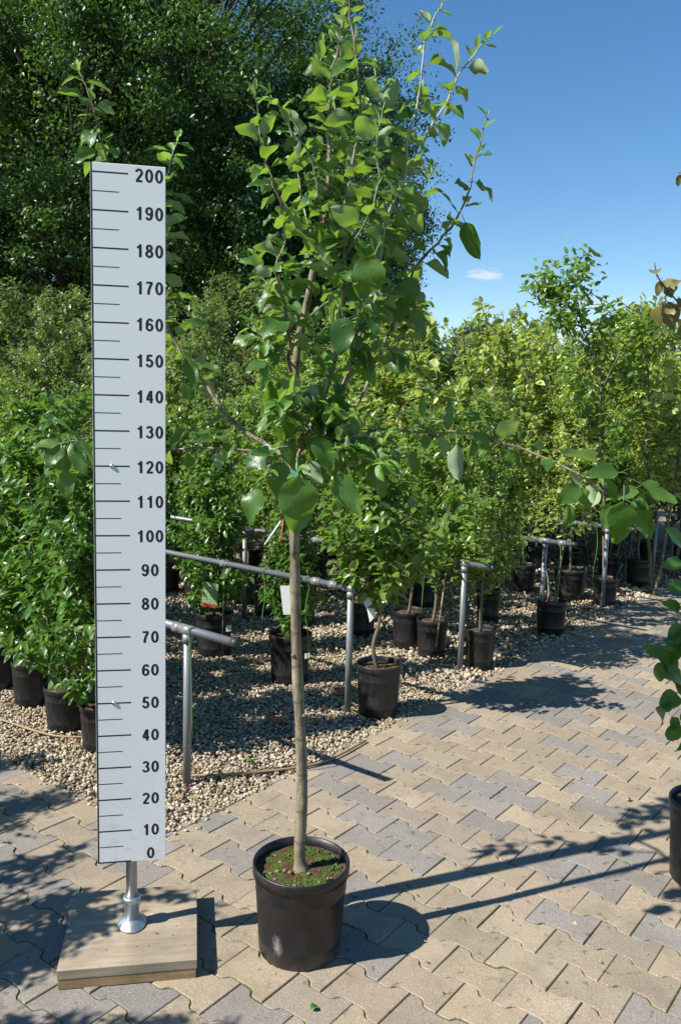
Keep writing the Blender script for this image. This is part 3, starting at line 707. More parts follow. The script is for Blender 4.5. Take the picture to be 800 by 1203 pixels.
# long low left branch that passes behind the board and rises above it
lb = branch([(344, 548, 2.44), (326, 532, 2.48), (296, 512, 2.52), (262, 483, 2.56), (240, 455, 2.58), (216, 420, 2.60), (200, 385, 2.62), (186, 340, 2.62), (165, 280, 2.60), (140, 225, 2.58), (120, 165, 2.57), (106, 120, 2.56), (93, 84, 2.56)], .0078, .0016, leaf0=.3, dens=.55)
branch([(194, 360, 2.62), (192, 300, 2.64), (190, 240, 2.64), (198, 195, 2.64), (210, 163, 2.64)], .0036, .0014, 'twigw', leaf0=.2, dens=.6)
branch([(318, 530, 2.47), (285, 528, 2.46), (240, 524, 2.50), (190, 522, 2.54), (130, 520, 2.52), (92, 518, 2.50), (70, 522, 2.48)], .0048, .0018, leaf0=.2, dens=.35)
# long low right branch
branch([(350, 540, 2.44), (390, 518, 2.46), (440, 508, 2.44), (500, 503, 2.42), (546, 505, 2.40), (600, 520, 2.36), (660, 550, 2.30), (700, 572, 2.26), (722, 586, 2.24)], .0050, .0020, leaf0=.35, dens=.3)
branch([(352, 545, 2.44), (384, 540, 2.34), (420, 520, 2.30), (452, 512, 2.28)], .0045, .0018, leaf0=.3, dens=.6)
branch([(345, 540, 2.44), (330, 535, 2.30), (318, 545, 2.18), (312, 560, 2.12)], .0045, .0018, leaf0=.5, dens=.5)
branch([(348, 545, 2.43), (355, 530, 2.28), (352, 540, 2.16), (350, 556, 2.10)], .0040, .0018, leaf0=.9, dens=.1)

# apple leaf meshes: broad ovate blade, folded, wavy and curled, with petiole
def big_leaf(name, mat, wid=.33, fold=.12, droop=.25, wave=.02, twist=0., pet=.3, seed=0, roundness=0., ns=9):
    g = random.Random(seed); xs = np.linspace(0, 1, ns)
    def prof(x): return (math.sin(math.pi*min(1, x**(.80-.06*roundness)))**(.60-.1*roundness))*(1-.12*x*(1-roundness)) if 0 < x < 1 else .0
    v = []; uvs = []; f = []
    ang = 0.; px, pz = 0., 0.
    for i, x in enumerate(xs):
        if i:
            ang = -droop*1.6*x; px += math.cos(ang)/(ns-1); pz += math.sin(ang)/(ns-1)
        wv = wid*prof(x); wv = max(wv, .012)
        for s in (-1, -.5, 0, .5, 1):
            y = s*wv; z = pz+fold*abs(s)*wv*2.2+wave*math.sin(x*9+s*2.3+seed)*abs(s)+g.gauss(0, wave*.25)*abs(s)
            jx = (g.gauss(0, .02) if abs(s) == 1 and 0 < i < ns-1 else 0)
            tw = twist*x; yy = y*math.cos(tw)-z*math.sin(tw)*.5; zz = z+y*math.sin(tw)
            v.append((px+jx, yy, zz)); uvs.append((x, .5+s*.5*prof(x)))
    for i in range(ns-1):
        for j in range(4):
            a = i*5+j; f.append((a, a+5, a+6, a+1))
    # petiole
    b = len(v); pr = .014
    pts = [(0, 0, 0), (-pet*.5, 0, -.02), (-pet, 0, -.10)]
    for p in pts:
        for t in (0, 2.1, 4.2): v.append((p[0], p[1]+pr*math.cos(t), p[2]+pr*math.sin(t))); uvs.append((.5, .5))
    for i in range(2):
        for j in range(3): f.append((b+i*3+j, b+i*3+(j+1) % 3, b+(i+1)*3+(j+1) % 3, b+(i+1)*3+j))
    me = bpy.data.meshes.new(name); me.from_pydata(v, [], f)
    ul = me.uv_layers.new(name='UVMap')
    for lp in me.loops: ul.data[lp.index].uv = uvs[lp.vertex_index]
    me.polygons.foreach_set('use_smooth', [True]*len(me.polygons)); me.materials.append(MAT[mat]); me.update(); return me
AL = [big_leaf('apple_leaf', 'leaf', .31+.025*(i % 3), [.06, .22, .32, .12, .42][i % 5], [.05, .35, .6, -.12, .25, .45][i % 6], .05+.02*(i % 3), [.0, .45, -.4, .2][i % 4], .32, i) for i in range(12)]
AY = [big_leaf('young_leaf', 'leaf_young', .27+.02*(i % 3), .16+.05*(i % 3), .15+.08*(i % 3), .02, [0, .3, -.25][i % 3], .3, 20+i) for i in range(5)]

def leaf_obj(mesh, base, d, n, size, wid=1., parent=tree, name='leaf'):
    d = Vector(d).normalized(); n = Vector(n); n = (n-d*n.dot(d)).normalized(); y = n.cross(d)
    m = Matrix((d*size, y*(size*wid), n*size)).transposed().to_4x4(); m.translation = Vector(base)-parent.location
    o = link(name, mesh, parent); o.matrix_basis = m; return o
NLEAF = 0
# leaves traced from the photograph: base px, tip px, depth, width px, normal bias (toward camera, up)
HERO = [
 ((350, 559), (352, 627), 2.08, 46, .95, .1), ((371, 514), (395, 557), 2.28, 29, .8, .3), ((392, 557), (421, 604), 2.28, 30, .8, .25), ((324, 527), (286, 545), 2.2, 32, .45, .9),
 ((303, 572), (286, 614), 2.15, 27, .6, .7), ((318, 482), (315, 449), 2.32, 19, .6, .1), ((332, 492), (357, 503), 2.28, 19, .4, .9), ((333, 517), (354, 554), 2.3, 22, .8, .2),
 ((361, 541), (375, 569), 2.3, 22, -.7, -.3), ((412, 518), (440, 544), 2.32, 24, .5, .8), ((371, 453), (361, 473), 2.35, 13, -.6, .2), ((440, 300), (424, 351), 2.22, 38, .85, .4),
 ((404, 372), (399, 415), 2.3, 30, .8, .5), ((386, 411), (378, 433), 2.32, 17, .8, .2), ((436, 364), (442, 393), 2.28, 17, .9, .1), ((468, 352), (470, 381), 2.5, 19, .8, .2),
 ((486, 362), (500, 396), 2.48, 16, .8, .1), ((478, 326), (482, 357), 2.46, 27, .7, .6), ((546, 261), (565, 303), 2.6, 22, .8, -.2), ((312, 424), (289, 436), 2.28, 20, .5, .8),
 ((316, 430), (306, 447), 2.28, 20, .6, .7), ((318, 562), (290, 566), 2.2, 16, .3, .9), ((335, 520), (322, 500), 2.3, 16, .5, .6), ((318, 556), (332, 590), 2.25, 18, .8, .1),
 # right cluster
 ((679, 570), (657, 595), 2.27, 23, .8, .5), ((670, 594), (664, 620), 2.27, 17, .9, 0), ((680, 573), (694, 598), 2.28, 16, .8, .1), ((700, 543), (659, 537), 2.30, 15, .3, .9),
 ((726, 555), (690, 558), 2.24, 25, .6, .75), ((748, 573), (726, 588), 2.24, 18, .7, .5), ((732, 588), (727, 641), 2.18, 33, .8, .6), ((752, 568), (789, 593), 2.22, 23, .6, .7),
 ((750, 598), (768, 634), 2.24, 24, .9, .0), ((716, 592), (708, 624), 2.22, 19, .9, .0), ((746, 588), (775, 620), 2.28, 16, .5, .6), ((724, 590), (712, 560), 2.26, 14, .6, .5),
 ((740, 590), (762, 606), 2.3, 18, .7, .5), ((722, 610), (742, 632), 2.26, 16, .8, .3),
 # along the right branch
 ((546, 487), (581, 497), 2.38, 17, .5, .8), ((536, 524), (538, 564), 2.38, 23, -.8, .1), ((455, 520), (462, 556), 2.36, 25, .85, .4), ((484, 530), (492, 562), 2.4, 14, .8, .2),
 ((525, 505), (528, 474), 2.42, 12, .8, .1), ((495, 490), (497, 462), 2.42, 10, .8, .1), ((500, 503), (520, 492), 2.4, 10, .3, .8), ((560, 508), (575, 528), 2.38, 14, .7, .3), ((470, 506), (448, 500), 2.38, 16, .4, .8),
 # above the board
 ((93, 84), (91, 72), 2.56, 10, .7, .3), ((92, 90), (72, 97), 2.56, 9, .5, .7), ((97, 114), (69, 112), 2.56, 14, .6, .4), ((103, 97), (131, 101), 2.56, 10, .4, .8), ((110, 128), (134, 137), 2.56, 14, .5, .6),
 ((110, 135), (91, 134), 2.56, 10, .4, .8), ((113, 150), (87, 164), 2.56, 12, .5, .7), ((118, 165), (134, 160), 2.57, 12, .5, .7), ((113, 176), (88, 190), 2.56, 18, .6, .6),
 ((196, 176), (170, 172), 2.64, 10, .5, .7), ((208, 168), (228, 173), 2.64, 10, .4, .8), ((201, 186), (216, 194), 2.64, 11, .5, .6), ((196, 224), (229, 238), 2.64, 14, .5, .8),
 # left of the board
 ((72, 522), (55, 548), 2.46, 22, .7, .4), ((84, 520), (101, 557), 2.46, 20, .6, .7), ((92, 518), (112, 543), 2.47, 20, .8, .4), ((66, 500), (50, 490), 2.5, 14, .5, .7), ((62, 494), (86, 502), 2.48, 10, .3, .9),
 ((76, 553), (80, 586), 2.45, 22, .8, -.2), ((70, 520), (38, 524), 2.46, 16, .5, .7), ((78, 530), (70, 565), 2.48, 18, .8, .2),
 # right of the board
 ((218, 420), (232, 456), 2.58, 16, .7, .5), ((222, 505), (204, 530), 2.5, 17, .6, .7), ((252, 516), (230, 520), 2.48, 14, .4, .9), ((270, 520), (268, 540), 2.47, 16, .7, .6), ((236, 428), (262, 440), 2.56, 14, .6, .6),
 ((204, 352), (228, 342), 2.6, 12, .4, .8), ((240, 385), (216, 376), 2.58, 12, .5, .7), ((245, 500), (262, 488), 2.5, 12, .5, .7), ((226, 470), (214, 450), 2.55, 15, .7, .4), ((300, 358), (330, 345), 2.3, 15, .5, .6), ((300, 395), (272, 400), 2.3, 18, .5, .8),
]
hr = random.Random(11)
for (b, t, Y, wpx, nc, nu) in HERO:
    B = at(*b, Y); T = at(*t, Y-.02+hr.uniform(-.02, .03)); d = T-B
    me = hr.choice([AL[0], AL[3], AL[5], AL[6], AL[10], AL[9]]) if wpx > 11 else hr.choice(AY)
    n = Vector((hr.uniform(-.2, .2), -nc, nu)); L = d.length*1.04
    wnat = .64*L; wreal = wpx*Y/1000
    leaf_obj(me, B, d, n, L, min(1.25, max(.6, wreal/wnat*1.05))); NLEAF += 1

# leaves along the shoots
lr = random.Random(5)
rest = []
cands = []
for (pts, l0, dens, sz) in TREES:
    seg = [(pts[i+1]-pts[i]).length for i in range(len(pts)-1)]; tot = sum(seg)
    s = l0*tot; phi = lr.uniform(0, 6.28); step = .0122/dens
    while s < tot:
        acc = 0
        for i, L in enumerate(seg):
            if acc+L >= s: break
            acc += L
        p = pts[i].lerp(pts[i+1], (s-acc)/max(L, 1e-6)); ax = (pts[i+1]-pts[i]).normalized()
        phi += 2.4+lr.uniform(-.5, .5)
        o1 = ax.orthogonal().normalized(); o2 = ax.cross(o1); rad = o1*math.cos(phi)+o2*math.sin(phi)
        fr = s/tot
        cands.append((p, ax, rad, fr, tot-s, sz)); s += step*lr.uniform(.5, 1.5)*(1+.9*max(0, (p.z-2.0)/.9))*(1.5 if p.x > .12 and p.z > 1.8 else 1)
    cands.append((pts[-1], (pts[-1]-pts[-2]).normalized(), Vector((0, 0, 1)), 1., 0., sz))
    cands.append((pts[-1], (pts[-1]-pts[-2]).normalized(), Vector((-1, 0, .3)), 1., .01, sz))
for (p, ax, rad, fr, left, sz) in cands:
    tip = left < .16
    horizontal = abs(ax.z) < .5
    d = rad*(1.0 if not tip else .75)+ax*(.25 if not tip else .6)+Vector((0, 0, (-.15 if not tip else .1)+lr.uniform(-.35, .25)))
    if horizontal: d += Vector((0, 0, -.3))
    d.normalize()
    n = Vector((lr.gauss(0, .55), lr.gauss(-.15, .55), 1.0))
    L = lr.choice((lr.uniform(.045, .07), lr.uniform(.06, .092)))*sz
    if tip: L *= .35+.65*min(1, (left+.02)/.16)
    base = p+d*(.2*L)
    young = left < .09
    rest.append((base, d, n, L, young))
lr.shuffle(rest)
# nearest to the camera first: those become single leaves, the remainder one part
rest.sort(key=lambda q: (q[0].y-.6*q[3]*10*.1))
room = 300-NLEAF
sl2 = rest[::max(1, len(rest)//room)][:room]; ids = set(id(q) for q in sl2)
for q in sl2:
    base, d, n, L, young = q
    leaf_obj(lr.choice(AY if young else AL), base, d, n, L, lr.uniform(.85, 1.1))
lv = [q for q in rest if id(q) not in ids]
def pack_big(lst, meshes_old, meshes_young, parent, name, mats):
    V = []; F = []; U = []; MI = []; off = 0
    arr = {}
    for me in meshes_old+meshes_young:
        co = np.array([v.co for v in me.vertices]); fs = [tuple(p.vertices) for p in me.polygons]; u = [tuple(d.uv) for d in me.uv_layers[0].data]; arr[me.name] = (co, fs, u)
    for base, d, n, L, young in lst:
        me = lr.choice(meshes_young if young else meshes_old); co, fs, u = arr[me.name]
        d = Vector(d).normalized(); n = (n-d*n.dot(d)).normalized(); y = n.cross(d)
        m = np.array([d*L, y*(L*lr.uniform(.85, 1.1)), n*L]); V.append(co@m+np.array(Vector(base)-parent.location))
        F += [tuple(i+off for i in f) for f in fs]; U += u; MI += [1 if young else 0]*len(fs); off += len(co)
    me = bpy.data.meshes.new(name); me.from_pydata(np.concatenate(V).tolist(), [], F)
    ul = me.uv_layers.new(name='UVMap'); ul.data.foreach_set('uv', np.array(U, dtype=np.float32).ravel())
    for m in mats: me.materials.append(MAT[m])
    me.polygons.foreach_set('material_index', MI); me.polygons.foreach_set('use_smooth', [True]*len(F)); me.update()
    return tag(link(name, me, parent), kind='stuff')
MAT['leaf_i'] = mat_leaf('apple_leaf_i', (.034, .092, .018), (.092, .19, .038), (.30, .36, .23), (.30, .52, .03), .38, .34, True, 'island')
MAT['young_i'] = mat_leaf('apple_young_i', (.075, .19, .02), (.13, .28, .04), (.32, .4, .22), (.32, .55, .04), .45, .36, True, 'island')
pack_big(lv, AL, AY, tree, 'foliage', ['leaf_i', 'young_i'])

# hanging plant label on the apple tree: picture card and white strap
def card(name, quad_px, Y, mats, parent, tilt=0.):
    P = [at(x, y, Y+tilt*i) for i, (x, y) in enumerate(quad_px)]; n = (P[1]-P[0]).cross(P[2]-P[1]).normalized()*.0006
    m = MB(); m.add([p+n for p in P]+[p-n for p in P], [(0, 1, 2, 3), (7, 6, 5, 4), (0, 4, 5, 1), (1, 5, 6, 2), (2, 6, 7, 3), (3, 7, 4, 0)]); return m.build(name, mats, parent, smooth=False)
lab = card('plant_label', [(324, 559), (337, 552), (339, 572), (327, 574)], 2.36, 'orange', tree)
card('label_header', [(336, 553), (350, 552), (350, 560), (337, 561)], 2.359, 'teal', tree)
mb = MB(); mb.tube([at(330, 612, 2.40), at(320, 627, 2.39), at(311, 640, 2.38)], .0022, 6); mb.build('white_strap', 'white', tree)
mb = MB(); mb.tube([at(333, 610, 2.41), at(331, 628, 2.41), at(329, 640, 2.41)], .0022, 5); mb.build('red_tie', 'redleaf', tree)

# ================================================================== NURSERY PLANT PROTOTYPES
def make_plant(seed, H, clear, rad, nb, leaf, mat, tm, spread=1., lps=.030, twigs=3, stem=.013, up=.75, taper=1.4, multi=1, droop=.1, bark='bark2'):
    """returns (wood mesh, foliage mesh), base at z=0 (soil level)"""
    g = np.random.default_rng(seed); r = random.Random(seed); wood = MB(); P = []; D = []; N = []; S = []
    def leaves(pts, l0, dens):
        seg = [(pts[i+1]-pts[i]).length for i in range(len(pts)-1)]; tot = sum(seg); s = l0*tot; phi = r.uniform(0, 6)
        while s < tot:
            acc = 0
            for i, L in enumerate(seg):
                if acc+L >= s: break
                acc += L
            p = pts[i].lerp(pts[i+1], (s-acc)/max(L, 1e-6)); ax = (pts[i+1]-pts[i]).normalized(); phi += 2.4+r.uniform(-.4, .4)
            o1 = ax.orthogonal().normalized(); o2 = ax.cross(o1); d = (o1*math.cos(phi)+o2*math.sin(phi))*.9+ax*.45+Vector((0, 0, r.uniform(-.35, .2)-droop))
            P.append(p); D.append(d); N.append((r.gauss(0, .45), r.gauss(0, .45), 1)); S.append(leaf*r.uniform(.65, 1.25)*(1 if tot-s > .05 else .7)); s += dens*r.uniform(.5, 1.5)
    for st in range(multi):
        x, y = (0, 0) if multi == 1 else (r.uniform(-.04, .04), r.uniform(-.04, .04)); lean = (r.gauss(0, .05), r.gauss(0, .05)) if multi == 1 else (r.gauss(0, .16), r.gauss(0, .16))
        tp = [Vector((x+lean[0]*H*t+r.gauss(0, .012)*(t > 0), y+lean[1]*H*t+r.gauss(0, .012)*(t > 0), -.03+H*t)) for t in np.linspace(0, 1, 9)]
        tp = smooth_path(tp, 3); wood.tube(tp, lerp_r(len(tp), stem, stem*.18), 7); leaves(tp, clear/H, lps*1.2)
        for b in range(nb):
            t = (clear+(H-clear)*((b+.5)/nb)*.93)/H; p = tp[int(t*(len(tp)-1))]; a = b*2.4+r.uniform(-.4, .4)
            rel = (t*H-clear)/(H-clear); L = rad*(1-rel**taper*.65)*r.uniform(.75, 1.2)*spread
            out = Vector((math.cos(a), math.sin(a), up*r.uniform(.5, 1.5))).normalized(); pts = [p]
            for q in range(4): pts.append(pts[-1]+(out+Vector((r.gauss(0, .18), r.gauss(0, .18), .12*q*up))).normalized()*L/4)
            wood.tube(pts, lerp_r(5, stem*.42, .0014), 5); leaves(pts, .18, lps)
            for k in range(twigs):
                i = r.randint(1, 3); q0 = pts[i]; dr = (pts[i+1]-pts[i]).normalized(); sd = Vector((r.gauss(0, 1), r.gauss(0, 1), r.uniform(-.2, .9))).normalized(); tl = L*r.uniform(.3, .55)
                tw = [q0, q0+(dr*.6+sd).normalized()*tl*.5, q0+(dr*.6+sd).normalized()*tl+Vector((0, 0, .06*tl))]
                wood.tube(tw, [.0022, .0016, .001], 4); leaves(tw, .1, lps)
    V, F = scatter(np.array(P), np.array([tuple(d) for d in D]), np.array(N), np.array(S), tm)
    return wood.mesh('trunk', bark), np_mesh('foliage', V, F, mat), len(P)
TMB = leaf_tmpl(.26, .10, .28); TMP = leaf_tmpl(.33, .12, .18); TML = leaf_tmpl_lo(.28)
PL = {}
def reg(key, **kw):
    a_ = make_plant(**kw); PL.setdefault(key, []).append(a_[:2])
for i in range(3): reg('plum', seed=40+i, H=1.5, clear=.06, rad=.36, nb=40, leaf=.070, mat='bright', tm=TMB, lps=.0150, twigs=5, stem=.012, droop=.02)
for i in range(2): reg('pear', seed=50+i, H=1.15, clear=.36, rad=.44, nb=32, leaf=.064, mat='pear', tm=TMP, lps=.0165, twigs=5, stem=.013, droop=.15)
for i in range(3): reg('bush', seed=60+i, H=1.55, clear=.24, rad=.45, nb=32, leaf=.056, mat='pear', tm=TML, lps=.015, twigs=5, stem=.012)
for i in range(3): reg('tall', seed=70+i, H=2.1, clear=.5, rad=.50, nb=36, leaf=.060, mat='pale', tm=TML, lps=.0165, twigs=5, stem=.013, up=1.0)
for i in range(2): reg('olive', seed=80+i, H=2.3, clear=.4, rad=.55, nb=38, leaf=.060, mat='olive', tm=TML, lps=.0175, twigs=5, stem=.014, up=.9)
for i in range(2): reg('sparse', seed=90+i, H=1.5, clear=.48, rad=.38, nb=12, leaf=.058, mat='pale', tm=TMP, lps=.026, twigs=3, stem=.011, up=1.3, multi=2)
POTM = pot_mb(1, 1, 24).mesh('pot', 'pot'); SOILM = soil_mb(.925, .90, 24, 3, .02).mesh('soil', 'soil')
pr = random.Random(21)
PLACED = []
def potted(x, y, r, h, key, var, label, group=None, sc_=1., rz=None, cat='potted tree', name='potted_fruit_tree', pot=True, lean=0.):
    t = thing(name, (x, y, 0), label, cat, group); PLACED.append((x, y))
    if rz is None: rz = pr.uniform(0, 6.28)
    wd, fo = PL[key][var % len(PL[key])]
    if pot:
        p = link('pot', POTM, t); p.scale = (r, r, h); p.rotation_euler = (0, 0, rz)
        s = link('soil', SOILM, t); s.scale = (r, r, h); s.rotation_euler = (0, 0, rz)
    for nm, me in (('trunk', wd), ('foliage', fo)):
        o = link(nm, me, t); o.location = (0, 0, h*.9); o.rotation_euler = (lean, 0, rz); o.scale = (sc_, sc_, sc_)
    return t
def pg(px, py, wpx):
    p = gnd(px, py); r = wpx/1000*p.y/2; d = Vector((p.x, p.y, 0)).normalized(); return p+d*r*.85, r
def at_pot(px, py, wpx, hpx, key, var, label, group=None, sc_=1., **kw):
    p, r = pg(px, py, wpx); return potted(p.x, p.y, r, hpx/1000*p.y*1.03, key, var, label, group, sc_, **kw)

# identifiable potted plants (pot base px, rim width px, pot height px)
at_pot(443, 846, 57, 62, 'pear', 0, 'leafy pear bush in black pot on gravel at the paving edge beside a post', sc_=1.0, rz=.4)
tb = at_pot(252, 773, 46, 50, 'plum', 1, 'small fruit tree in black pot with colourful picture label hanging over its rim', sc_=.86)
tcw = at_pot(340, 806, 53, 58, 'plum', 2, 'black potted fruit tree directly behind the apple trunk with blank white label', sc_=.72)
at_pot(506, 773, 39, 43, 'bush', 0, 'potted tree with a thin bamboo cane leaning beside its stem', sc_=1.0)
at_pot(478, 763, 40, 43, 'bush', 1, 'potted fruit bush half hidden behind the pear bush foliage', sc_=.95)
at_pot(562, 787, 38, 46, 'bush', 2, 'potted tree in black pot just right of a grey post at the paving edge', sc_=1.02)
at_pot(572, 731, 30, 37, 'bush', 2, 'potted fruit bush under the open end of the second long pipe', sc_=.95)
at_pot(424, 748, 36, 40, 'bush', 0, 'potted fruit bush behind the post with the white curved label', sc_=.9)
at_pot(668, 706, 40, 35, 'tall', 0, 'wide black pot with brown stem right of the tall grey post', sc_=.9)
at_pot(748, 689, 28, 31, 'tall', 1, 'tilted stem tree in black pot near the far right post', sc_=.95)
at_pot(229, 691, 30, 33, 'bush', 0, 'leftmost black pot under the long pipe, bush above it', sc_=.95)
at_pot(262, 697, 30, 33, 'bush', 1, 'second black pot from the left under the long pipe', sc_=.95)
at_pot(290, 711, 36, 38, 'bush', 2, 'third black pot from the left under the long pipe', sc_=.95)
at_pot(330, 711, 26, 32, 'tall', 2, 'black pot under the long pipe just left of the apple trunk', sc_=.8)
at_pot(-2, 813, 50, 52, 'plum', 0, 'bright green leafy fruit tree in black pot cut by the left picture edge', sc_=1.0)
at_pot(37, 832, 45, 53, 'plum', 1, 'bright green fruit tree in black pot, second from the left picture edge', sc_=1.0)
at_pot(79, 862, 54, 52, 'plum', 2, 'bright green fruit tree in black pot, third from the left picture edge', sc_=1.02)
at_pot(122, 886, 58, 54, 'plum', 0, 'low leafy potted fruit tree partly hidden behind the measuring board', sc_=.86)

# tall loose tree whose two-forked top stands against the sky (pot beside the far post)
def sky_tree():
    p, r = pg(709, 713, 30); h = 33/1000*p.y
    t = potted(p.x, p.y, r, h, 'sparse', 0, 'tall forked young tree whose loose top stands clear against the sky', sc_=.01)
    for c in list(t.children):
        if c.name.startswith(('trunk', 'foliage')): bpy.data.objects.remove(c)
    Y = p.y
    def br(lst): return smooth_path([at(x, y, Y+dy) for x, y, dy in lst], 4)
    tr = br([(709, 690, 0), (709, 600, 0), (708, 540, 0), (708, 480, 0), (703, 440, 0)])
    B = [br([(705, 455, 0), (697, 420, .05), (682, 385, .1), (660, 350, .1), (640, 340, .1), (636, 330, .1)]), br([(684, 388, .1), (678, 350, 0), (678, 320, 0), (682, 300, 0)]),
         br([(708, 455, 0), (725, 420, -.1), (745, 390, -.1), (754, 370, -.1)]), br([(704, 450, 0), (700, 410, .2), (706, 380, .25), (720, 360, .3)]), br([(740, 400, -.1), (760, 380, -.2), (775, 370, -.2)]),
         br([(660, 352, .1), (650, 335, .15), (645, 318, .15)]), br([(708, 520, 0), (690, 480, -.1), (676, 450, -.15), (668, 425, -.15)]), br([(708, 500, 0), (728, 470, .1), (744, 440, .15), (752, 420, .15)]), br([(708, 560, 0), (722, 520, -.2), (730, 490, -.25)]), br([(708, 550, 0), (690, 530, .2), (680, 500, .25)]), br([(683, 385, .1), (665, 375, 0), (650, 372, -.05)])]
    m = MB(); m.tube(tr, lerp_r(len(tr), .015, .010), 8)
    P = []; D = []; N = []; S = []; r_ = random.Random(8)
    for i, b in enumerate(B):
        m.tube(b, lerp_r(len(b), .008 if i in (0, 2) else .006, .002), 6)
        for q in range(len(b)-1):
            if q/len(b) < (.35 if i in (0, 2) else .1): continue
            for k in range(22):
                p0 = b[q].lerp(b[q+1], r_.random())+Vector((r_.gauss(0, .075), r_.gauss(0, .075), r_.gauss(0, .06))); P.append(p0-t.location); D.append((r_.gauss(0, 1), r_.gauss(0, 1), r_.gauss(-.1, .6))); N.append((r_.gauss(0, .5), r_.gauss(0, .5), 1)); S.append(r_.uniform(.05, .085))
    m.build('trunk', 'bark2', t)
    V, F = scatter(np.array([tuple(q) for q in P]), np.array(D), np.array(N), np.array(S), TMB); link('foliage', np_mesh('foliage', V, F, 'pear'), t)
sky_tree()

# labels hanging on near plants
card('picture_label', [(240, 683), (257, 686), (255, 714), (236, 711)], 5.25, 'tagg', tb)
card('label_print', [(238, 708), (254, 710), (253.5, 714.5), (236.5, 712)], 5.245, 'red', tb)
card('white_label', [(329, 688), (342, 688), (344, 722), (333, 722)], 4.72, 'white', tcw); 
card('pot_sticker', [(266, 735), (272, 734), (272, 741), (266, 742)], 5.31, 'white', tb)
card('pot_sticker', [(358, 768), (364, 767), (364, 773), (358, 774)], 4.80, 'white', tcw)

# rows of potted trees behind: same grid as the pots above
ROWV = [.42, 1.68, 2.80, 3.85, 5.03, 6.12, 7.25, 8.4, 9.5]
ORD = 'first second third fourth fifth sixth seventh eighth ninth tenth eleventh twelfth thirteenth fourteenth fifteenth sixteenth seventeenth eighteenth nineteenth twentieth'.split()+['twenty'+q for q in 'first second third fourth fifth sixth seventh eighth ninth'.split()]+['thirt'+q for q in 'ieth y-first y-second y-third y-fourth y-fifth y-sixth y-seventh y-eighth y-ninth'.split()]
HUE = {'bush': 'green bushy', 'plum': 'bright green', 'olive': 'olive green tall', 'tall': 'pale green tall', 'sparse': 'thin twiggy'}
GR_A = 'potted fruit trees massed in the rows behind the rails'
for k, v in enumerate(ROWV):
    u0 = -.13 if k > 1 else -2.3; cnt = 0
    u = u0
    while True:
        p = uv(u+pr.uniform(-.03, .03), v+pr.uniform(-.05, .05)); step = .38 if u > -3 else .62
        u -= step
        if p.x < -.46*p.y-.8 or u < -13: break
        if any((p.x-a)**2+(p.y-b)**2 < .085 for a, b in PLACED): continue
        if k == 1 and u > -2.6: continue
        if k == 5 and u > -.3: continue
        X = p.x/p.y
        if k <= 2: key = pr.choice(['bush', 'bush', 'plum'])
        elif X < -.12: key = pr.choice(['olive', 'tall', 'bush'])
        else: key = pr.choice(['tall', 'tall', 'bush', 'bush', 'sparse'])
        s = pr.uniform(.85, 1.08)
        far = p.y > 9.5
        lab = '%s potted tree, %s from the path in the %s plant row' % (HUE[key], ORD[cnt], ORD[k]); cnt += 1
        potted(p.x, p.y, pr.uniform(.105, .125), pr.uniform(.24, .27), key, pr.randint(0, 5), lab, GR_A, s*(1.0 if key != 'plum' else .9), pot=not far)

# farther orchard trees closing the view under the skyline
def far_tree(px, topy, Y, key, lab, group):
    p = at(px, topy, Y); H = p.z; base = {'sparse': 1.5, 'olive': 2.3, 'tall': 2.05, 'bush': 1.45, 'pear': 1.05}[key]
    potted(p.x, Y, .15, .0, key, pr.randint(0, 5), lab, group, H/base, pot=False, cat='tree', name='orchard_tree')
fr_ = random.Random(33)
for i in range(26):
    px = -60+i*36+fr_.uniform(-12, 12); left = px < 330
    top = (325 if left else 372)+fr_.uniform(-10, 22)
    if 430 < px < 520: top = 385+fr_.uniform(-8, 12)
    far_tree(px, top, fr_.uniform(10.5, 13.5), 'olive' if left else fr_.choice(['tall', 'tall', 'olive', 'bush']), ('olive green orchard tree below the dark trees, %s from the left in the far row' if left else 'pale orchard tree below the open sky, %s from the left in the far row') % ORD[i], 'far orchard trees on the left' if left else 'far orchard trees on the right')
for i in range(16):
    px = -80+i*60+fr_.uniform(-12, 12)
    far_tree(px, 395+fr_.uniform(-12, 14), fr_.uniform(9.0, 10.2), 'olive' if px < 300 else 'tall', 'bushy orchard tree, %s from the left in the middle orchard row' % ORD[i], 'orchard trees in the middle row')
for i in range(14):
    far_tree(540+i*24+fr_.uniform(-6, 6), 440+fr_.uniform(-25, 10), fr_.uniform(9.6, 11.2), 'bush', 'low green bush, %s from the left along the end of the path' % ORD[i], 'bushes at the end of the path')
for i in range(12):
    far_tree(520+i*27+fr_.uniform(-9, 9), fr_.uniform(352, 392), fr_.uniform(7.6, 9.6), 'sparse', 'thin wispy whip, %s from the left, rising above the pale orchard rows' % ORD[i], 'thin whips above the orchard rows')
far_tree(455, 372, 9.4, 'pear', 'dense dark green rounded tree right of the apple crown', None)

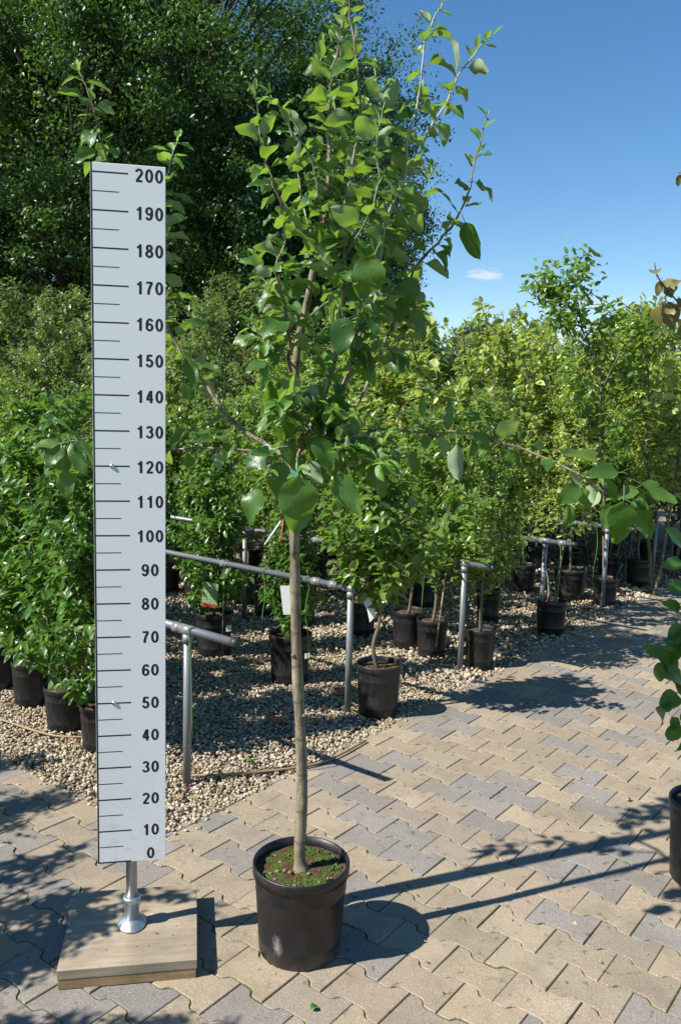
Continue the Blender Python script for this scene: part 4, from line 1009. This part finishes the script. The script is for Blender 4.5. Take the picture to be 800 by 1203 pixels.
# ================================================================== BIG DARK TREES
def big_tree(seed, H, cr, crownbase, nclump, per, leaf, mat='dark', shift=(0, 0)):
    g = np.random.default_rng(seed); r = random.Random(seed); wood = MB()
    tk = smooth_path([Vector((r.gauss(0, .1)*t*3, r.gauss(0, .1)*t*3, H*.9*t)) for t in np.linspace(0, 1, 7)], 3); wood.tube(tk, lerp_r(len(tk), H*.022, .03), 9)
    cen = []
    while len(cen) < nclump:
        q = g.uniform(-1, 1, 3); rr = np.linalg.norm(q)
        if rr > 1 or rr < .45 and g.random() < .75: continue
        hz = (q[2]+1)/2; wfac = (1-.35*max(0, (hz-.55)/.45)**1.5)*(.75+.25*min(1, hz/.25))
        lump = 1+.16*math.sin(q[0]*5+seed)+.14*math.sin(q[1]*6+2*seed)+.12*math.sin(q[2]*9)
        cen.append((q[0]*cr*wfac*lump+shift[0]*hz, q[1]*cr*wfac*lump+shift[1]*hz, crownbase+hz*(H-crownbase)))
    cen = np.array(cen)
    for i in range(0, nclump, 4):
        c = Vector(cen[i]); j = min(len(tk)-1, max(2, int((c.z*.72)/(H*.9)*(len(tk)-1)))); a = tk[j]
        mid = a.lerp(c, .5)+Vector((0, 0, .25)); wood.tube([a, mid, c], [.055, .03, .01], 5)
    cs_ = np.repeat(cen, per, 0); n = len(cs_); rad = np.repeat(g.uniform(.3, .8, nclump), per)[:, None]
    off = unit(g.normal(size=(n, 3)))*(g.random((n, 1))**.6)*rad*np.array([1.15, 1.15, .62]); P = cs_+off
    D = g.normal(size=(n, 3))*.8+np.array([0, 0, -.25]); N = np.array([0, 0, .65])+unit(off)*.8+g.normal(size=(n, 3))*.35; S_ = leaf*g.uniform(.6, 1.3, n)
    V, F = scatter(P, D, N, S_, TML); return wood.mesh('trunk', 'bark3'), np_mesh('crown', V, F, mat)
BT = [big_tree(1, 13.5, 4.0, .6, 760, 140, .088), big_tree(2, 12.0, 3.0, .5, 640, 170, .085), big_tree(5, 15, 4.0, .8, 800, 140, .088)]
def big(x, y, i, s, label, rz):
    t = thing('broadleaf_tree', (x, y, -.16), label, 'tree')
    for nm, me in zip(('trunk', 'crown'), BT[i]):
        o = link(nm, me, t); o.scale = (s, s, s); o.rotation_euler = (0, 0, rz)
big(-9.6, 19.5, 0, 1.0, 'large dark green tree at the far left behind the orchard', .3)
big(-5.6, 18.2, 1, 1.12, 'large dark green tree standing right behind the top of the measuring board', 2.2)
big(-3.3, 20.5, 2, 1.0, 'tallest dark tree behind the left half of the apple crown', 4.0)
big(-.45, 19.5, 1, .82, 'dark tree behind the apple crown whose right edge meets the sky', 1.1)
big(-6.5, 25.0, 2, 1.1, 'dark tree seen in the gap between the two left trees', 5.2)
big(-12.8, 24.0, 0, 1.1, 'dark tree at the left edge farther behind the first', 1.2)

big(-2.6, 27.0, 0, 1.0, 'dark tree in the gap behind the apple crown', 2.9)
big(-9.5, 30.0, 0, 1.15, 'dark tree farthest back behind the board', 3.9)

# faint far trees above the orchard on the right
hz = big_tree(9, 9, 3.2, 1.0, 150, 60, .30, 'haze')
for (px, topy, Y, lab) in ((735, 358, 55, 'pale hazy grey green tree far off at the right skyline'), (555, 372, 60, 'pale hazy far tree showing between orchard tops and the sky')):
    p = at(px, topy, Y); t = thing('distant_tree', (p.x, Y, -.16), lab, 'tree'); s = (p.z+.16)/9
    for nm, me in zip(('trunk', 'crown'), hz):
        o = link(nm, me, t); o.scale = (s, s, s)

# ================================================================== PIPE RAILS
def rail(postpx, endpx, length, zt, label, posts, ties=(), collars=()):
    P = gnd(*postpx); pu, pvv = to_uv(P)
    t = thing('pipe_rail', P, label, 'rail', 'steel pipe rails between the plant rows')
    e = at(*endpx, P.y) if endpx else None
    over = .22
    if e:   # overhang toward the path: intersect the pixel ray with the height of the pipe
        d = pray(*endpx); q = CP+d*((zt-CAMH)/d.z); over = max(.05, (q-P).dot(UX))
    a = uv(pu+over, pvv, zt); b = uv(pu-length, pvv, zt+.01)
    m = MB(); m.tube([a, b], .0180, 14); ho = m.build('pipe', 'pipe', t)
    m = MB(); m.tube([a+UX*.012, a-UX*.02], .0192, 14); m.build('end_cap', 'cap', t)
    for k in range(posts):
        c = uv(pu-k*1.9, pvv); m = MB(); m.tube([c-UZ*.05, c+UZ*(zt-.018)], .0175, 14); m.build('post', 'pipe', t)
        m = MB(); m.tube([c+UZ*(zt-.055), c+UZ*(zt-.019)], .0222, 14); m.tube([c+UZ*zt+UX*.04, c+UZ*zt-UX*.04], .0225, 14); m.build('tee_fitting', 'pipe', t)
    for s in collars:
        c = uv(pu+s, pvv, zt); m = MB(); m.tube([c+UX*.022, c-UX*.022], .0228, 14); m.tube([c+UX*.030, c+UX*.022], .023, 14); m.build('collar', 'pipe', t)
    for (s, L) in ties:
        c = uv(pu+s, pvv, zt); pts = [c+Vector((.024, -.01, .0)), c+Vector((.012, -.02, .023)), c+Vector((-.012, -.02, .018))]; pts += [c+Vector((random.gauss(0, .008), -.024+random.gauss(0, .005), -L*q)) for q in (.08, .35, .65, 1)]
        m = MB(); m.tube(smooth_path(pts, 3), .0026, 5); m.build('plant_tie', 'tie', t)
    return t
rail((220, 920), (282, 754), .75, .690, 'nearest steel pipe rail ending just right of the measuring board', 1, ((.03, .45), (-.25, .3)), (-.06,))
rail((408, 837), (412, 689), 7.5, .690, 'long steel pipe rail running behind the apple trunk to a post', 4, ((-.95, .55), (-.3, .48), (-.62, .35), (-1.7, .4)), (-.12, -.95, -.24))
rail((540, 787), (594, 663), 8.5, .690, 'steel pipe rail with open end behind the pear bush', 4, ((-.3, .35),), (-.1, -1.2))
rail((634, 742), (681, 638), 9.5, .690, 'steel pipe rail with open end in front of the wide black pot', 4, ((.1, .5), (-.4, .3)), (-.1, .13, -.8))
rail((707, 713), None, 10.5, .690, 'steel pipe rail on the post beside the tall forked tree', 4, ((-.1, .5),), (-.3,))
rail((765, 686), None, 10.5, .690, 'farthest steel pipe rail by the right picture edge', 4, ((-.2, .4),), (-.3,))

# ================================================================== POTTED CLIMBER AT THE RIGHT EDGE
KP = Vector((1.355, 2.88, 0))
kt = thing('potted_climber', KP, 'tall climbing plant in black pot cut by the right picture edge', 'potted plant')
link('pot', pot_mb(.148, .30, 40).mesh('pot', 'pot'), kt); link('soil', soil_mb(.138, .275, 28, 9).mesh('soil', 'soil'), kt)
KL = [big_leaf('round_leaf', 'kiwi', .40, .10+.05*i, .25, .02, .1*i, .35, 60+i, .8) for i in range(3)]
KB = [big_leaf('bronze_leaf', 'bronze', .30, .15, .35, .03, .2*i, .3, 70+i, .2) for i in range(3)]
m = MB(); m.tube([KP+Vector((0, 0, .25)), KP+Vector((.01, 0, 2.5))], .008, 8); m.build('cane', 'stick', kt)
def kstem(lst, r0=.006):
    pts = smooth_path([at(*q) for q in lst], 4); mm = MB(); mm.tube(pts, lerp_r(len(pts), r0, .002), 6); mm.build('stem', 'bark2', kt); return pts
kstem([(868, 960, 2.9), (850, 880, 2.88), (820, 830, 2.86), (790, 800, 2.85), (775, 775, 2.85)]); kstem([(868, 960, 2.9), (872, 800, 2.9), (868, 600, 2.92), (850, 450, 2.92), (815, 380, 2.9), (775, 330, 2.88), (768, 308, 2.88)])
kstem([(850, 450, 2.92), (840, 330, 2.9), (820, 250, 2.9), (803, 205, 2.9)])
KLV = [((775, 772), (757, 758), 15), ((780, 778), (772, 800), 13), ((785, 775), (798, 760), 18), ((790, 790), (775, 765), 20), ((800, 800), (782, 790), 18), ((795, 815), (780, 828), 9), ((782, 835), (772, 848), 10), ((788, 842), (796, 858), 12), ((798, 850), (784, 870), 12), ((790, 832), (775, 830), 14), ((800, 835), (812, 850), 16),
       ((797, 720), (784, 708), 16), ((800, 735), (788, 748), 16), ((805, 690), (786, 690), 16), ((800, 660), (782, 664), 17), ((800, 640), (788, 622), 14), ((798, 760), (806, 740), 20), ((804, 770), (790, 752), 16), ((800, 870), (796, 885), 8), ((812, 700), (798, 720), 18), ((806, 820), (796, 800), 16)]
kr = random.Random(3)
for b, t, wp in KLV:
    B = at(*b, 2.86+kr.uniform(-.05, .05)); T = at(*t, 2.85+kr.uniform(-.06, .06)); d = T-B; leaf_obj(kr.choice(KL), B, d, (kr.uniform(-.4, .2), -.7, .6), d.length*1.1, max(.8, min(1.3, wp*.00286/(.8*d.length))), kt)
for b, t in (((770, 322), (768, 309)), ((776, 330), (770, 350)), ((782, 328), (786, 345)), ((784, 340), (776, 356)), ((780, 350), (764, 362)), ((788, 345), (796, 330)), ((790, 356), (780, 376)), ((775, 358), (768, 378)), ((796, 360), (788, 385)), ((785, 372), (790, 392)), ((796, 375), (804, 392)), ((798, 350), (806, 366)), ((800, 205), (792, 222)), ((800, 204), (794, 200)), ((805, 380), (796, 402)), ((792, 335), (800, 322)), ((812, 240), (802, 256))):
    B = at(*b, 2.88+kr.uniform(-.06, .06)); T = at(*t, 2.88+kr.uniform(-.06, .06)); d = T-B; leaf_obj(kr.choice(KB), B, d, (kr.uniform(-.6, .3), -.6, .5), d.length*.9, .9, kt)
for i in range(46):
    z = kr.uniform(.5, 2.3); a = kr.uniform(0, 6.28); B = KP+Vector((.13+.10*math.cos(a), .10*math.sin(a), z)); leaf_obj(kr.choice(KL if z < 1.7 else KB), B, (math.cos(a), math.sin(a), -.3), (0, 0, 1), kr.uniform(.05, .08), 1, kt)

# ================================================================== POTTED TREES OUTSIDE THE LEFT EDGE (their shade dapples the paving)
def left_shader(x, y, key, var, s, lab): potted(x, y, .13, .28, key, var, lab, 'potted trees standing left of the camera', s)
for i, (x, y, key, var, s) in enumerate(((-2.3, 1.75, 'tall', 0, .68), (-2.25, 1.2, 'tall', 1, .72), (-2.2, 2.35, 'sparse', 0, .85), (-2.15, .7, 'tall', 2, .72), (-2.0, 2.0, 'sparse', 1, .8), (-1.65, 1.6, 'tall', 1, .56), (-1.75, 1.15, 'tall', 2, .6), (-1.7, .75, 'tall', 0, .6), (-2.5, 2.85, 'tall', 0, .6), (-2.75, 2.4, 'tall', 2, .62), (-2.9, 3.1, 'tall', 1, .66), (-1.55, 1.3, 'tall', 1, .5), (-1.95, 1.95, 'bush', 1, .72), (-2.1, 1.5, 'bush', 0, .8))):
    left_shader(x, y, key, var, s, 'leafy potted tree standing on the paving left of the board, %s of its row' % ORD[i])

# ================================================================== SMALL THINGS
m = MB(); m.tube(smooth_path([gnd(-20, 838, .012), gnd(10, 848, .014), gnd(40, 858, .016), gnd(70, 865, .014), gnd(110, 866, .012), gnd(150, 868, .01)], 5), .0055, 7)
tag(m.build('hose', 'hose'), 'thin tan irrigation hose lying on gravel before the left pots', 'hose')
m = MB(); m.tube(smooth_path([gnd(225, 911, .012), gnd(262, 910, .016), gnd(300, 907, .014), gnd(345, 902, .015), gnd(385, 893, .014), gnd(430, 870, .012)], 5), .0055, 7)
tag(m.build('hose', 'hose'), 'thin hose lying on gravel beside the base of the nearest post', 'hose')
def flat_leaf(px, size, mesh, label, rz, z=.004, n=(0, 0, 1), name='fallen_leaf'):
    p = gnd(*px, z); o = link(name, mesh, None); d = Vector((math.cos(rz), math.sin(rz), .1)); nn = Vector(n); nn = (nn-d*nn.dot(d)).normalized(); d.normalize(); y = nn.cross(d)
    mm = Matrix((d*size, y*size, nn*size)).transposed().to_4x4(); mm.translation = p; o.matrix_basis = mm; tag(o, label, 'leaf')
FLG = big_leaf('fallen_leaf', 'fleck', .3, .3, .5, .04, .3, .1, 90); FLD = big_leaf('dry_leaf', 'dry', .3, .35, .7, .05, .4, .1, 91); FLR = big_leaf('red_leaf', 'redleaf', .34, .2, .4, .05, .2, .1, 92)
flat_leaf((365, 1186), .036, FLG, 'curled green leaf lying on paving below the apple pot', .8, .008)
flat_leaf((519, 1167), .014, FLG, 'tiny pale green leaf fleck on paving right of the pot shadow', .2)
flat_leaf((672, 1085), .026, FLD, 'curled brown leaf lying on a grey paver', -.5, .008)
flat_leaf((680, 914), .026, FLD, 'brown curled leaf on paving upper right', .3, .008)
flat_leaf((738, 940), .034, FLD, 'upright yellowish leaf on paving near the right pot', 1.4, .012, (-.8, -.4, .5))
flat_leaf((703, 1130), .022, FLD, 'pale dry leaf scrap on paving at lower right', .1, .006)
flat_leaf((318, 846), .07, FLR, 'red brown leaf lying on gravel left of the apple trunk', .1, .02, (0, -.5, 1))
flat_leaf((352, 858), .05, FLR, 'dark red leaf on gravel right of the apple trunk', .6, .02)
flat_leaf((396, 814), .065, FLR, 'bright red leaf on gravel beside the post', .3, .02, (0, -.6, 1))
flat_leaf((290, 895), .05, FLG, 'green leaf lying on shaded gravel near the hose', .4, .02)
flat_leaf((485, 798), .05, FLR, 'dark red leaf on gravel behind the pear pot', .9, .02)
flat_leaf((236, 845), .05, FLD, 'dry leaf on gravel beside the nearest post', 2.1, .02)
# bamboo canes and white curved label by the posts
m = MB(); m.tube([gnd(512, 760, .1), at(528, 640, 5.55)], .006, 6); tag(m.build('bamboo_cane', 'stick'), 'thin bamboo cane leaning in a black pot', 'cane')
m = MB(); m.tube([at(100, 790, 3.85), at(106, 760, 3.8), at(114, 735, 3.78)], .008, 6); tag(m.build('cane', 'stick'), 'short pale cane stump beside the board left edge', 'cane')
m = MB(); pts = [at(421, 700, 4.5), at(430, 703, 4.48), at(436, 712, 4.46), at(439, 724, 4.46)]
vs_ = []
for i, p in enumerate(pts): vs_ += [p+Vector((-.02, 0, -.012*i)), p+Vector((.012, 0, .004))]
m.add(vs_+[v+Vector((0, .001, 0)) for v in vs_], [(0, 2, 3, 1), (2, 4, 5, 3), (4, 6, 7, 5), (9, 11, 10, 8), (11, 13, 12, 10), (13, 15, 14, 12)]); tag(m.build('plant_tag', 'white'), 'curved white plastic plant tag hanging beside the pear bush', 'tag')

# leaf litter and grit: uncountable scraps on gravel and paving
lg = np.random.default_rng(12); n = 900
uu = -np.abs(lg.normal(0, 1.5, n)); vv = lg.uniform(0, 6.5, n); z = lg.uniform(.012, .022, n)
pz = lg.uniform(0, 1, n) < .22
uu = np.where(pz, lg.uniform(0, 2.2, n), uu); vv = np.where(pz, lg.uniform(-2, 6, n), vv); z = np.where(pz, .004, z)
P_ = np.stack([CORN.x+uu*UX.x+vv*VX.x, CORN.y+uu*UX.y+vv*VX.y, z], 1)
D_ = np.concatenate([lg.normal(size=(n, 2)), lg.normal(0, .15, (n, 1))], 1); N_ = np.array([0, 0, 1.])+lg.normal(0, .3, (n, 3))
V_, F_ = scatter(P_, D_, N_, np.where(pz, lg.uniform(.006, .016, n), lg.uniform(.015, .045, n)), leaf_tmpl_lo(.3, .25, .3))
kk = NT('litter'); kk.set(kk.ramp(kk.n('ShaderNodeNewGeometry').outputs['Random Per Island'], [(0, (.06, .04, .02)), (.4, (.20, .12, .05)), (.75, (.33, .25, .13)), (.9, (.12, .2, .03)), (1, (.45, .4, .3))]), .8)
tag(link('leaf_litter', np_mesh('leaf_litter', V_, F_, kk.m)), 'small brown leaf scraps scattered over gravel and paving', 'leaf litter', kind='stuff')
